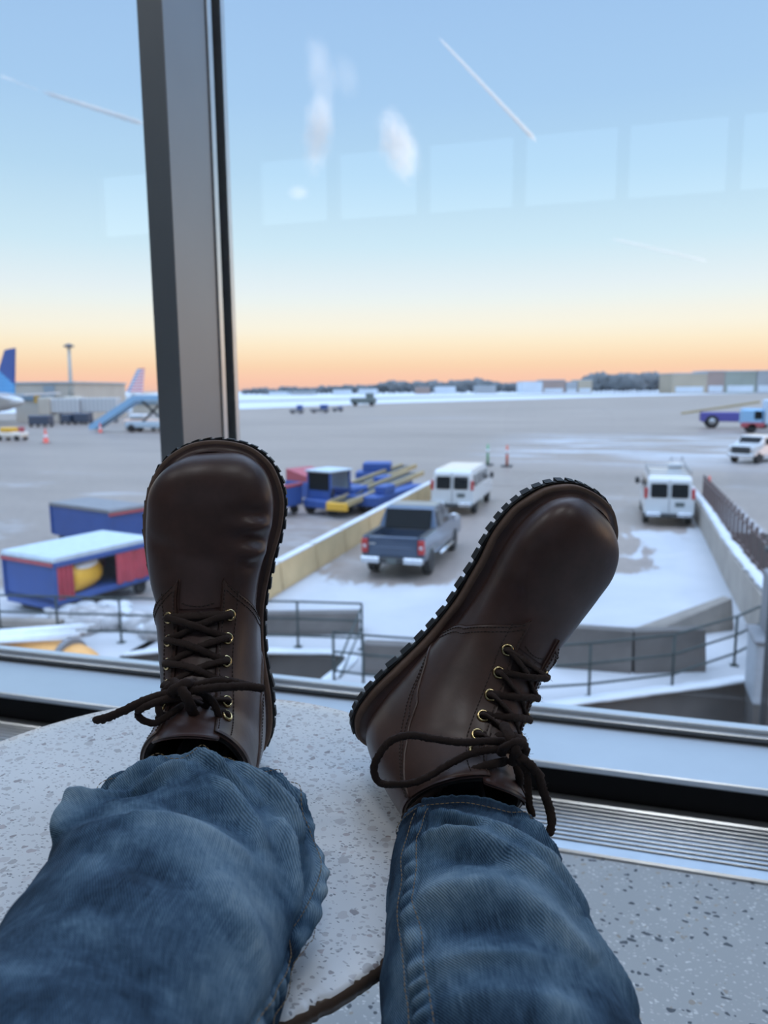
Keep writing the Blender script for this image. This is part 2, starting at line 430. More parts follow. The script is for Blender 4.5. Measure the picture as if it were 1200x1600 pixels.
# linear bar grille in the floor along the window
gr = empty('floor_grille', (-.2, 1.34, 0), label='silver linear bar grille set in the floor along the window', cat='floor grille')
g0, g1 = 1.247, 1.438
m = MB(); m.box(-8.7, 9.1, g0-1.34, g0+.026-1.34, -.03, .006, .003); m.box(-8.7, 9.1, g1-.026-1.34, g1-1.34, -.03, .004, .003); m.build('frame', silver_m, gr)
m = MB(); nb = 10
for k in range(nb):
    y = g0+.026+(g1-g0-.052)*(k+.5)/nb-1.34
    m.box(-8.7, 9.1, y-.0036, y+.0036, -.02, .001, .001)
m.build('bars', silver_m, gr)

# small round table
TC = (-.3207, .4784); TR = .2312; TZ = .467
tb = empty('side_table', (TC[0], TC[1], 0), label='small round white speckled terrazzo table with chipped edge, under the boots', cat='table')
n = 640; prof = [(0, TZ), (.5, TZ), (.9, TZ), (.982, TZ), (.994, TZ-.0012), (1, TZ-.004), (1, TZ-.010), (.985, TZ-.012), (0, TZ-.012)]
V = []
for r, z in prof:
    for i in range(n):
        a = 2*PI*i/n; ch = 0
        if r >= .982 and -1.5 < a-2*PI < -.35 or (r >= .982 and -.3 < a < .02 and False):
            q = mnoise.noise(Vector((a*34, z*20, 3))); ch = max(0, q)*.035+max(0, mnoise.noise(Vector((a*95, 1, 2))))*.022
        rr = TR*r*(1-ch*(1.0 if z > TZ-.003 else .35))
        V.append((rr*math.cos(a), rr*math.sin(a), z))
link_mesh('tabletop', V, grid_faces(n, len(prof), True), table_m, tb)
bs = plain('table_base_metal', (.05, .05, .055), .4, .5)
MB().lathe([(.03, .03), (.03, TZ-.025), (.12, TZ-.018), (.12, TZ-.012)], n=32).build('pedestal', bs, tb, True)
MB().lathe([(.19, 0), (.19, .008), (.17, .014), (.03, .035)], n=48).build('base_plate', bs, tb, True)

# unseen ceiling panels added above the seat as fill light for the room
lampm = Mat('fill_diffuser'); e_ = lampm.n('ShaderNodeEmission'); e_.inputs[0].default_value = (1, .95, .88, 1); e_.inputs[1].default_value = 1.5; lampm.l(e_.outputs[0], lampm.out.inputs[0])
for k, (x, y) in enumerate(((-5.0, -1.0), (-2.2, -1.0), (.6, -1.0), (3.4, -1.0))):
    t = empty('ceiling_fill', (x, y, 4.9), 0, 'unseen flat white ceiling panel added over the seats as fill light', 'fill light', 'added fill panels of the hall')
    m = MB(); m.box(-.62, .62, -.32, .32, -.06, 0, .01); m.build('housing', wall_m, t); m = MB(); m.box(-.58, .58, -.28, .28, -.064, -.058); m.build('diffuser', lampm.m, t)
    al = bpy.data.lights.new('lamp', 'AREA'); al.shape = 'RECTANGLE'; al.size = 1.1; al.size_y = .5; al.energy = 21; al.color = (.92, .96, 1)
    ao = bpy.data.objects.new('lamp', al); COL.objects.link(ao); ao.parent = t; ao.location = (0, 0, -.08)
# ------------------------------------------------------------ boots
def leather(name, col, rough, fuzzy=False):
    M = Mat(name); c = M.coords()
    f = M.noise(c, 28, 5, .65); f2 = M.noise(c, 420, 3, .6)
    cc = M.ramp(f, [(.3, tuple(v*.72 for v in col)), (.55, col), (.8, tuple(v*1.35 for v in col))])
    r = M.ramp(f, [(.2, rough+.1), (.8, rough-.06)])
    M.bsdf(cc, r, 0, .5, f2, .5 if fuzzy else .16, .0006 if fuzzy else .0003); return M.m
lea = leather('brown_leather', (.070, .037, .032), .36)
lea2 = leather('brown_leather_panel', (.078, .043, .034), .34)
lea_edge = leather('leather_edge', (.165, .105, .078), .75, True)
suede = leather('rawhide_lace', (.030, .016, .012), .85, True)
thread = plain('dark_thread', (.050, .034, .028), .8, nscale=300)
rubber = plain('black_rubber', (.014, .016, .018), .6, nscale=60, var=.3)
brass = plain('brass', (.78, .60, .30), .22, 1, .1, 200)
dark_in = plain('dark_lining', (.012, .009, .008), .9)
DENTS_ALL = list(DENTS); DENTS_R = [(.36, .2, .03, .5, -.0012), (.33, .9, .025, .3, .001)]
BSC = np.array([1.04682, .95338, .83419])
EYV = [.50, .575, .65, .725, .80, .875]

class Boot:
    def __init__(s, T, Wm, mirror, label):
        s.T = np.array(T); s.W = np.array(Wm); s.m = np.array([-1, 1, 1.]) if mirror else np.ones(3)
        s.mirror = mirror
        s.root = empty('boot', T, label=label, cat='boot', group='pair of brown lace-up leather boots')
        vv, tt = np.meshgrid(np.linspace(0, 1.0, 260), np.linspace(-2.6, 2.6, 420), indexing='ij')
        P, N = boot_pt(vv, tt, .0028)
        s.gP = s.w(P).reshape(-1, 3)+s.T; s.gN = s.wn(N).reshape(-1, 3); s.gq = project(s.gP)
    def w(s, P): return (np.asarray(P)*BSC*s.m)@s.W.T
    def wn(s, N):
        n = (np.asarray(N)/BSC*s.m)@s.W.T
        return n/np.linalg.norm(n, axis=-1)[..., None]
    def link(s, name, V, F, mat, label=None, parent=None, uv=None, attr=None):
        V = np.asarray(V, float).reshape(-1, 3)
        if s.mirror: F = [f[::-1] for f in F]
        o = link_mesh(name, s.w(V), F, mat, parent or s.root, uv=uv, attr=attr)
        if label: o['label'] = label
        return o
    def surf(s, px, py, lift=.002):
        """point on the boot surface seen at that place, lifted along its normal (world)"""
        d = (s.gq[:, 0]-px)**2+(s.gq[:, 1]-py)**2
        front = (s.gN@(-fwd)) > -.15
        k = np.argmin(np.where(front, d, 1e9)+s.gq[:, 2]*200)
        return s.gP[k]+s.gN[k]*lift

def panel(bt, name, vf, tf, ni, nj, off, mat, thick=.0022, label=None, offedge=None):
    """patch of the boot surface: vf(i,j), tf(i,j) in 0..1; raised by off, with its edges turned down"""
    I, J = np.meshgrid(np.linspace(0, 1, ni), np.linspace(0, 1, nj), indexing='ij')
    v = vf(I, J); t = tf(I, J)
    if v.min() is None: pass
    ed = np.minimum.reduce([I*(ni-1), J*(nj-1), (1-I)*(ni-1), (1-J)*(nj-1)])
    o = off-thick*.22*np.clip(1-ed, 0, 1)
    A = boot_pt(v, t, o)[0].reshape(-1, 3); B = boot_pt(v, t, off-thick)[0].reshape(-1, 3)
    N = ni*nj; F = grid_faces(nj, ni)
    F = [f[::-1] for f in F]
    F2 = [tuple(x+N for x in f[::-1]) for f in F]
    rim = [i*nj for i in range(ni)]+[(ni-1)*nj+j for j in range(1, nj)]+[i*nj+nj-1 for i in range(ni-2, -1, -1)]+[j for j in range(nj-2, 0, -1)]
    F3 = [(rim[k], rim[(k+1) % len(rim)], rim[(k+1) % len(rim)]+N, rim[k]+N) for k in range(len(rim))]
    return bt.link(name, np.vstack([A, B]), F+F2+F3, mat, label)

def stitch_line(path_vt, off, pitch=.0033, length=.0023, r=.00055):
    """list of (v,theta) -> stitches in local coordinates"""
    P = np.array(path_vt, float); n = 300
    q = cr(np.linspace(0, 1, len(P)), P, np.linspace(0, 1, n)); X = boot_pt(q[:, 0], q[:, 1], off)[0]
    d = np.concatenate([[0], np.cumsum(np.linalg.norm(np.diff(X, axis=0), axis=1))])
    acc = Acc(); s = 0
    while s+length < d[-1]:
        pts = np.stack([np.interp(np.linspace(s, s+length, 4), d, X[:, k]) for k in range(3)], 1)
        acc.add(*sweep(pts, r, r, 5)); s += pitch
    return acc

def build_boot(T, Wm, mirror, label):
    DENTS[:] = DENTS_ALL if not mirror else DENTS_R
    bt = Boot(T, Wm, mirror, label)
    # --- foot part and shaft (the vamp shows at the toe)
    nv, nu = 120, 144
    v = np.linspace(0, 1, nv)**.85; th = np.linspace(-PI, PI, nu, endpoint=False)
    P = boot_pt(v[:, None], th[None, :])[0]
    V = P.reshape(-1, 3); F = [f[::-1] for f in grid_faces(nu, nv, True)]
    c = len(V); V = np.vstack([V, P[0].mean(0)[None]]); F += [(c, i, (i+1) % nu) for i in range(nu)]
    # inside lining
    vi = np.array([1, 1.0, .97, .93, .88]); oi = np.array([0, -.003, -.003, -.003, -.003])
    Q = boot_pt(vi[:, None], th[None, :], oi[:, None]*np.ones(nu)[None])[0].reshape(-1, 3)
    bt.link('vamp', V, F, lea, 'smooth brown leather toe and vamp')
    bt.link('lining', Q, [f[::-1] for f in grid_faces(nu, len(vi), True)], dark_in)
    # --- quarters with the lacing facings
    for s in (1, -1):
        vf = lambda I, J: (.385+.165*np.clip(J/.6, 0, 1)**.8+.03*J)+(1.0-(.385+.165*np.clip(J/.6, 0, 1)**.8+.03*J))*I
        tf = lambda I, J, s=s: s*(theta_f(vf(I, J))+(3.10-theta_f(vf(I, J)))*J)
        panel(bt, 'quarter', vf, tf, 90, 60, .0038, lea2, .0034)
        for k, (d1, dv) in enumerate(((.055, .012), (.11, .022))):
            pth = [(.405+dv+.595*u-dv*u, s*(theta_f(.40+.59*u)+(d1 if k == 0 else .31))) for u in np.linspace(0, .97, 9)]
            a = stitch_line(pth, .0041); bt.link('stitching', a.v, a.f, thread)
            pth = [((.385+.165*min(1, j/.6)**.8+.03*j)+.010+.014*k, s*(theta_f(.45)+(3.10-theta_f(.45))*j)) for j in np.linspace(.02, .8, 12)]
            a = stitch_line(pth, .0041); bt.link('stitching', a.v, a.f, thread)
        # heel counter seam: raised welt and double stitching
        pth = np.array([(.61, s*2.4), (.653, s*1.84), (.73, s*1.60), (.83, s*1.51), (.92, s*1.66), (1.0, s*1.98)])
        q = cr(np.linspace(0, 1, 6), pth, np.linspace(0, 1, 50)); X = boot_pt(q[:, 0], q[:, 1], .0040)[0]
        bt.link('heel_seam', *sweep(X, .0011, .0011, 8), lea2)
        for dd in (.05, .085):
            a = stitch_line([(p[0], p[1]+s*dd) for p in pth], .0041); bt.link('stitching', a.v, a.f, thread)
    # --- tongue
    vf = lambda I, J: .47+(1.075-.05*np.abs(J*2-1)**2-.47)*I
    tf = lambda I, J: (J*2-1)*(theta_f(.47+.6*I)+.10)
    panel(bt, 'tongue', vf, tf, 40, 24, .0014, lea, .0024)
    a = stitch_line([(.452+.010*(1-(x/.33)**2), x) for x in np.linspace(-.33, .33, 7)], .0006); bt.link('stitching', a.v, a.f, thread)
    # --- welt, midsole, outsole with lugs
    n = 240
    prof = [(-.0085, .0105), (-.0066, .0062), (-.0042, .0042), (-.0028, .0037), (-.0003, .0034), (.0006, .0012), (.0002, -.0015), (-.0004, -.0045), (-.012, -.0045)]
    V = []
    for g, z in prof:
        o = sole_outline(n, g)
        for i, p in enumerate(o):
            wv = 0.0006*math.sin(i*.21)+.0005*math.sin(i*.53+1)
            V.append((p[0], p[1], z+float(sole_z(p[1]))+wv*(1 if g > -.008 else 0)))
    F = [f for f in grid_faces(n, len(prof), True)]
    bt.link('flange', V[:4*n], grid_faces(n, 4, True), lea, 'dark out-turned leather flange above the welt')
    V = V[3*n:]; F = grid_faces(n, len(prof)-3, True)
    bt.link('welt', V, F, lea_edge, 'raw brown leather welt edge')
    a = Acc(); prof = [(-.010, -.0044), (.0012, -.0044), (.0016, -.0060), (.0012, -.0085), (-.012, -.0085)]
    V = []
    for g, z in prof:
        for p in sole_outline(n, g): V.append((p[0], p[1], z+float(sole_z(p[1]))))
    F = grid_faces(n, len(prof), True); F.append(tuple(len(V)-n+i for i in range(n))[::-1])
    a.add(V, F)
    NL = 174; o1 = sole_outline(NL, .0020); o0 = sole_outline(NL, -.010); rl = random.Random(5)
    for k in range(0, NL, 3):
        k2 = (k+2) % NL; z0, z1 = -.0052, -.0118-.0012*rl.random(); o1[k] += (o1[k]-o0[k])*.09*rl.random()
        pa, pb, pc, pd = o1[k], o1[k2], o0[k2], o0[k]
        vs = [(p[0], p[1], z+float(sole_z(p[1]))) for z in (z0, z1) for p in (pa, pb, pc, pd)]
        a.add(vs, [(0, 1, 2, 3), (7, 6, 5, 4), (0, 4, 5, 1), (1, 5, 6, 2), (2, 6, 7, 3), (3, 7, 4, 0)])
    for yy in np.arange(.02, .27, .016):      # lugs under the foot
        for xx in (-.022, -.004, .014):
            z0, z1 = -.008, -.0135; hx, hy = .0065, .0055
            vs = [(xx+dx*hx, yy+dy*hy, z+float(sole_z(yy))) for z in (z0, z1) for dx, dy in ((-1, -1), (1, -1), (1, 1), (-1, 1))]
            a.add(vs, [(0, 1, 2, 3), (7, 6, 5, 4), (0, 4, 5, 1), (1, 5, 6, 2), (2, 6, 7, 3), (3, 7, 4, 0)])
    ol = bt.link('outsole', a.v, a.f, rubber, 'black lugged rubber outsole')
    ol.data.polygons.foreach_set('use_smooth', [False]*len(ol.data.polygons))
    # --- eyelets
    eyes = {}
    for s in (1, -1):
        for i, ev in enumerate(EYV):
            t = s*(theta_f(ev)+.175)
            p, nrm = boot_pt(ev, t, .0043); p = bt.w(p)[0]; nn = bt.wn(nrm)[0]
            q = Vector(nn).to_track_quat('Z', 'Y'); m = MB()
            m.lathe([(.0026, -.0006), (.0027, .0006), (.0034, .0013), (.0043, .0009), (.0049, -.0004)], n=22)
            e = m.build('eyelet', brass, bt.root, True); e.location = p; e.rotation_mode = 'QUATERNION'; e.rotation_quaternion = q
            if i == 0 and s == 1: e['label'] = 'round brass lace eyelet'
            eyes[(s, i)] = (p+bt.T, nn)
    return bt, eyes

LT = [-.3054, .5617, .4729]; LW = [[.9603, -.0376, .2728], [.2771, -.0112, -.9583], [.039, .9958, -.0005]]
RTT = [-.1854, .5798, .4945]; RW = [[.5322, .6441, .549], [.5987, .1722, -.7823], [-.5987, .7449, -.2938]]
btL, eyL = build_boot(LT, LW, False, 'upright brown leather lace-up boot, left one, toe pointing straight up')
btR, eyR = build_boot(RTT, RW, True, 'tilted brown leather lace-up boot, right one, leaning out to the right')

def lace(bt, paths, r=.0021):
    a = Acc(); rf = random.Random(4)
    for k, (P, wdt) in enumerate(paths):
        L = np.linalg.norm(np.diff(np.array(P), axis=0), axis=1).sum(); n = max(8, int(L/.0012))
        Q = smooth_path(P, n); a.add(*sweep(Q, wdt, wdt*.62, 12, .36, k+1, up=-fwd))
        for h in range(int(L/.0011)):       # loose fibres of the rawhide
            c = Q[rf.randrange(2, n-2)] if n > 6 else Q[1]; d = np.array([rf.gauss(0, 1) for _ in range(3)]); d /= np.linalg.norm(d)
            e = c+d*wdt*.8; a.add(*sweep([e, e+d*.0007+.0003*np.array([rf.gauss(0, 1) for _ in range(3)]), e+d*.0013+.0008*np.array([rf.gauss(0, 1) for _ in range(3)])], .00016, .00016, 3))
    o = link_mesh('lace', np.array(a.v)-bt.T, a.f, suede, bt.root); o['label'] = 'dark rawhide lace tied in a bow'
    return o
def cross(bt, ey, i, j, s, lift=.006):
    """a lace run from eyelet i on side s to eyelet j on the other side"""
    (p0, n0), (p1, n1) = ey[(s, i)], ey[(-s, j)]
    m = (p0+p1)/2; nn = (n0+n1); nn /= np.linalg.norm(nn)
    return [p0-n0*.003, p0+n0*.0020, p0*.72+p1*.28+nn*lift, p0*.45+p1*.55+nn*(lift+.001), p0*.2+p1*.8+nn*.003, p1+n1*.0010, p1-n1*.003]
def S(bt, pts): return [bt.surf(x, y, l) for x, y, l in pts]
PL = []
for i in range(5):
    PL.append((cross(btL, eyL, i, min(i+1, 5), 1, .0065), .0027))
    PL.append((cross(btL, eyL, i, min(i+1, 5), -1, .0085), .0027))
PL.append((cross(btL, eyL, 0, 0, 1, .004), .0032))
PL.append((S(btL, [(344, 1122, 0), (325, 1105, .008), (300, 1090, .012), (285, 1082, .014)]), .0026))
PL.append((S(btL, [(254, 1124, 0), (262, 1108, .008), (275, 1092, .012), (288, 1080, .014)]), .0026))
E0 = eyL[(1, 4)][0]; Dk = (E0-CAM)@fwd-.016      # depth of the bow in front of the facings
def A(*pts): return [atD(x, y, Dk+d) for x, y, d in pts]
PL.append((A((292, 1082, 0), (262, 1084, -.004), (225, 1095, -.008), (190, 1112, -.010), (165, 1122, -.008), (146, 1126, -.004)), .0030))
PL.append((A((288, 1100, .002), (262, 1118, -.002), (240, 1130, -.004), (222, 1124, -.006), (212, 1113, -.008)), .0024))
PL.append((A((212, 1113, -.009), (226, 1105, -.010), (250, 1095, -.008), (285, 1086, -.002)), .0026))
PL.append((A((285, 1078, -.002), (315, 1068, -.004), (350, 1064, -.003), (385, 1070, 0), (402, 1076, .002)), .0026))
PL.append((A((285, 1082, -.004), (320, 1076, -.006), (360, 1073, -.005), (395, 1073, -.002), (414, 1076, 0)), .0030))
PL.append((A((268, 1066, .000), (280, 1074, -.008), (292, 1090, -.010), (300, 1110, -.004), (308, 1122, .004)), .0042))
PL.append((A((262, 1092, .000), (272, 1078, -.008), (290, 1068, -.008), (304, 1070, 0)), .0036))
PL.append((A((300, 1062, .004), (315, 1080, 0), (325, 1098, .004), (310, 1112, .006)), .0028))
lace(btL, PL)
PR = []
for i in range(5):
    PR.append((cross(btR, eyR, i, min(i+1, 5), 1, .0065), .0027))
    PR.append((cross(btR, eyR, i, min(i+1, 5), -1, .0085), .0027))
PR.append((cross(btR, eyR, 0, 0, 1, .004), .0032))
Er = eyR[(1, 4)][0]; Dr = (Er-CAM)@fwd-.014
def A(*pts): return [atD(x, y, Dr+d) for x, y, d in pts]
PR.append((A((792, 1158, .004), (760, 1158, -.002), (720, 1160, -.004), (680, 1155, -.006), (640, 1149, -.008), (610, 1158, -.008), (592, 1180, -.008), (584, 1205, -.006), (592, 1222, -.004), (620, 1226, -.004), (655, 1220, -.006), (695, 1198, -.006), (730, 1180, -.004), (765, 1172, -.002), (795, 1172, .002)), .0026))
PR.append((A((794, 1188, .002), (770, 1194, -.004), (735, 1205, -.004), (700, 1220, .000), (670, 1242, .004), (648, 1262, .010), (630, 1282, .016)), .0030))
PR.append((A((800, 1145, .004), (812, 1160, -.004), (806, 1178, -.008), (822, 1205, -.006), (826, 1240, -.002), (828, 1262, 0), (834, 1276, 0)), .0026))
PR.append((A((802, 1178, -.004), (820, 1188, -.010), (838, 1205, -.008), (848, 1235, -.004), (858, 1262, 0), (862, 1285, 0), (858, 1306, 0)), .0030))
PR.append((A((785, 1130, .002), (796, 1150, -.008), (805, 1172, -.010), (800, 1195, -.002)), .0036))
PR.append((A((782, 1180, 0), (792, 1166, -.010), (806, 1160, -.010), (818, 1166, -.004), (820, 1180, .002), (806, 1188, .004)), .0034))
PR.append((A((806, 1192, .004), (812, 1215, .004), (808, 1235, .010)), .0030))
PR.append((A((820, 1198, .002), (836, 1206, -.002), (850, 1214, -.002)), .0024))
lace(btR, PR)
# ------------------------------------------------------------ person: legs in jeans
denM = Mat('denim')
uvc = denM.n('ShaderNodeUVMap').outputs[0]
oc = denM.coords()
mpp = denM.n('ShaderNodeMapping'); denM.l(uvc, mpp.inputs[0]); mpp.inputs['Rotation'].default_value = (0, 0, math.radians(32))
wv = denM.n('ShaderNodeTexWave', wave_type='BANDS', bands_direction='X'); denM.l(mpp.outputs[0], wv.inputs['Vector'])
wv.inputs['Scale'].default_value = 260; wv.inputs['Distortion'].default_value = 1.2; wv.inputs['Detail'].default_value = 2
mp2 = denM.n('ShaderNodeMapping'); denM.l(uvc, mp2.inputs[0]); mp2.inputs['Scale'].default_value = (1400, 60, 1)
streak = denM.n('ShaderNodeTexNoise'); denM.l(mp2.outputs[0], streak.inputs['Vector']); streak.inputs['Scale'].default_value = 1; streak.inputs['Detail'].default_value = 2
at = denM.n('ShaderNodeAttribute'); at.attribute_name = 'wear_shade'
big = denM.noise(oc, 16, 5, .62, .3); fine = denM.noise(oc, 160, 4, .7)
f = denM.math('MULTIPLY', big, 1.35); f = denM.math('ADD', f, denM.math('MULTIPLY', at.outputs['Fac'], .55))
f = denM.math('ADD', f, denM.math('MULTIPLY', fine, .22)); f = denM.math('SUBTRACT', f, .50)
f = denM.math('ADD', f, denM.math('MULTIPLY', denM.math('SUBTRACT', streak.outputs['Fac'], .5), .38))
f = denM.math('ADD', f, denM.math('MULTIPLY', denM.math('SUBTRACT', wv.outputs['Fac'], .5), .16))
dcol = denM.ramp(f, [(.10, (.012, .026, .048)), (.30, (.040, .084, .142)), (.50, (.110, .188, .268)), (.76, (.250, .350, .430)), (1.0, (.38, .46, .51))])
denM.bsdf(dcol, .9, 0, .2, wv.outputs['Fac'], .5, .0008)
denim = denM.m
gold = plain('gold_thread', (.25, .17, .085), .8, nscale=200)
navy_d = plain('denim_inside', (.05, .06, .075), .95, nscale=60)

def fold(v, p, a, b, w, h, sharp=1.6):
    """ridge of height h and width w between (v,phi) points a and b; metres/radians scaled to metres"""
    R = .068
    ax, ay = a[0], a[1]*R; bx, by = b[0], b[1]*R
    px, py = v, p*R
    dx, dy = bx-ax, by-ay; L2 = dx*dx+dy*dy
    t = np.clip(((px-ax)*dx+(py-ay)*dy)/L2, 0, 1)
    d = np.hypot(px-ax-t*dx, py-ay-t*dy)
    e = np.sin(np.clip(t, .0, 1)*PI)**.5*.75+.25
    return 1.55*h*e*np.exp(-(d/w)**sharp)

class Leg:
    def __init__(s, path, radii, flat, folds, upv, seed):
        s.P = np.array(path, float); d = np.concatenate([[0], np.cumsum(np.linalg.norm(np.diff(s.P, axis=0), axis=1))]); s.d = d; s.L = d[-1]
        s.r = np.array(radii, float); s.flat = np.array(flat, float); s.folds = folds; s.up = np.array(upv, float); s.seed = seed
    def pt(s, v, phi, off=0.0):
        """v metres from the hem, phi angle (0 = towards the viewer, + right)"""
        v = np.atleast_1d(np.asarray(v, float)); phi = np.atleast_1d(np.asarray(phi, float)); v, phi = np.broadcast_arrays(v, phi)
        sh = v.shape; v = v.ravel(); phi = phi.ravel()
        C = cr(s.d, s.P, v); C2 = cr(s.d, s.P, v+.004); T = C2-C; T /= np.linalg.norm(T, axis=1)[:, None]
        U = s.up-T*(T@s.up)[:, None]; U /= np.linalg.norm(U, axis=1)[:, None]; Rr = np.cross(T, U)
        Rr = -Rr if (Rr[0]@cR) < 0 else Rr
        ru = cr(s.d, s.flat[:, None], v)[:, 0]; rr = cr(s.d, s.r[:, None], v)[:, 0]
        h = np.zeros_like(v)
        for f_ in s.folds: h = h+fold(v, phi, *f_)
        nz = np.array([mnoise.noise(Vector((a*22, b*1.6+s.seed*5, s.seed))) for a, b in zip(v, np.cos(phi))])+.0
        nz2 = np.array([mnoise.noise(Vector((a*55, math.sin(b)*3, math.cos(b)*3+s.seed))) for a, b in zip(v, phi)])
        hh = h+nz*.0035+nz2*.0016
        n = U*np.cos(phi)[:, None]/ru[:, None]+Rr*np.sin(phi)[:, None]/rr[:, None]; n /= np.linalg.norm(n, axis=1)[:, None]
        X = C+U*(np.cos(phi)*ru)[:, None]+Rr*(np.sin(phi)*rr)[:, None]+n*(hh+np.asarray(off).ravel() if np.ndim(off) else hh+off)[:, None]
        return X.reshape(sh+(3,)), hh.reshape(sh), n.reshape(sh+(3,))

def jeans_leg(lg, parent, loc, seam_phi, hemw=.0125, label=None):
    nv, nu = 230, 220
    # small v steps near the hem; the hem is a doubled, stitched band
    v = np.concatenate([np.linspace(0, .05, 46)[:-1], np.concatenate([np.linspace(.05, .30, nv-86)[:-1], np.linspace(.30, lg.L, 42)])]); ph = np.linspace(-PI, PI, nu, endpoint=False)
    VV, PP = np.meshgrid(v, ph, indexing='ij')
    off = .0012*(VV < hemw)-.0016*np.exp(-((VV-hemw+.002)/.0012)**2)
    puck = np.array([mnoise.noise(Vector((a*8, b*14, lg.seed+3))) for a, b in zip(VV[:46].ravel(), PP[:46].ravel())]).reshape(46, nu)
    off[:46] += puck*.0014
    # seam: a raised flat-felled band with puckers
    sp = seam_phi(VV); dd = (PP-sp+PI) % (2*PI)-PI
    band = np.exp(-(np.abs(dd)*.066/.0062)**6)
    pk = np.sin(VV*2*PI/.0125+1.5*np.sin(VV*90))
    off = off+band*(.0016+.0011*pk)-.0010*np.exp(-((np.abs(dd)*.066-.0078)/.0016)**2)
    X, H, N = lg.pt(VV, PP, off)
    wear_shade = np.clip(H*44, -.50, .65)+band*(.12+.28*pk)+.25*np.exp(-(VV/.0016)**2)-.18*(VV < hemw)*(VV > .002)+.25*np.exp(-((VV-.11)/.07)**2)*np.clip(np.cos(PP), 0, 1)*.8  # worn ridges lighter; fold valleys darkened, painting shade into the colour
    uv = np.stack([PP*.066, VV], -1).reshape(-1, 2)
    F = grid_faces(nu, nv, True)
    vi = np.concatenate([[0, .0006], np.linspace(.0015, .04, 28)]); oi = -np.interp(vi, [0, .0006, .003, .04], [0, .0016, .0038, .0050]); ni_ = len(vi)
    o = link_mesh('jeans_leg', X.reshape(-1, 3)-loc, [f[::-1] for f in F], denim, parent, uv=uv, attr=wear_shade.ravel())
    if label: o['label'] = label
    XX = lg.pt(vi[:, None]*np.ones(nu)[None], ph[None, :]*np.ones(ni_)[:, None], oi[:, None]*np.ones(nu)[None])[0]
    link_mesh('hem_lining', XX.reshape(-1, 3)-loc, grid_faces(nu, ni_, True), navy_d, o)
    # stitching
    def stitch(vs, ps, name):
        n = len(vs); X, _, N = lg.pt(vs, ps, .0022); a = Acc()
        d = np.concatenate([[0], np.cumsum(np.linalg.norm(np.diff(X, axis=0), axis=1))]); q = 0
        while q+.0026 < d[-1]:
            pts = np.stack([np.interp(np.linspace(q, q+.0026, 4), d, X[:, k]) for k in range(3)], 1)
            a.add(*sweep(pts, .00035, .00035, 5)); q += .0034
        return link_mesh(name, np.array(a.v)-loc, a.f, gold, o)
    pp = np.linspace(-2.6, 2.6, 300); stitch(np.full(300, hemw-.0022)+.0006*np.sin(pp*9), pp, 'hem_stitching')
    vs = np.linspace(hemw+.002, lg.L*.9, 900)
    for k in (-1, 1): stitch(vs, seam_phi(vs)+k*.0072/.066, 'seam_stitching')
    return o

HIP = np.array([-.12, -.46, .50])
per = None
def mk_person():
    """continuous body: pelvis, two legs, ankles and feet inside the boots"""
    def inboot(bt, pts): return [bt.w(np.array(q)/BSC*BSC)+bt.T for q in pts]
    ft = [(-.0, .058, .125), (0, .050, .085), (-.002, .085, .050), (-.002, .150, .034)]
    dn = lambda q, k: np.array(q)-np.array(upL)*k
    L = [HIP+np.array([-.10, .03, 0]), dn(Lp[-2], .01), dn(Lp[-3], .01), dn(Lp[4], .004), dn(Lp[2], .008), dn(Lp[0], .010)]+inboot(btL, ft)
    Rr = [HIP+np.array([.10, .03, 0]), dn(Rp[-2], .01), dn(Rp[-3], .01), dn(Rp[3], .004), dn(Rp[1], .004), dn(Rp[0], .006)]+inboot(btR, ft)
    rad = [.070, .056, .048, .034, .023, .017, .021, .022, .022, .018]
    verts = [tuple(HIP)]; edges = []; rr = [.11]
    for ch in (L, Rr):
        p = 0
        for q, r in zip(ch, rad):
            verts.append(tuple(q)); edges.append((p, len(verts)-1)); p = len(verts)-1; rr.append(r)
    verts.append(tuple(HIP+np.array([0, -.06, .16]))); edges.append((0, len(verts)-1)); rr.append(.12)
    me = bpy.data.meshes.new('person'); me.from_pydata([tuple(np.array(v)-HIP) for v in verts], edges, [])
    o = bpy.data.objects.new('person', me); COL.objects.link(o); o.location = tuple(HIP)
    sk = o.modifiers.new('skin', 'SKIN'); ss = o.modifiers.new('sub', 'SUBSURF'); ss.levels = ss.render_levels = 2
    for i, d in enumerate(me.skin_vertices[0].data): d.radius = (rr[i]*.9, rr[i]*.9); d.use_root = (i == 0)
    me.materials.append(plain('dark_sock', (.03, .03, .035), .95)); 
    return tag(o, 'person in faded blue jeans stretching both legs out over the small table', 'person')
ploc = HIP
upL = -ray(250, 1400); upL = upL/np.linalg.norm(upL)
pl = [(292, 1262, .515), (292, 1340, .462), (278, 1400, .428), (252, 1465, .395), (205, 1560, .356), (165, 1640, .33)]
Lp = [atD(*q) for q in pl]+[np.array([-.185, .08, .545]), np.array([-.20, -.14, .535]), HIP+np.array([-.10, .02, .0])]
upR = -ray(770, 1400); upR = upR/np.linalg.norm(upR)
pr = [(738, 1306, .525), (735, 1345, .505), (745, 1425, .468), (768, 1520, .430), (790, 1620, .400)]
Rp = [atD(*q) for q in pr]+[np.array([.02, .12, .455]), np.array([.03, -.10, .48]), HIP+np.array([.10, .02, .0])]
per = mk_person()
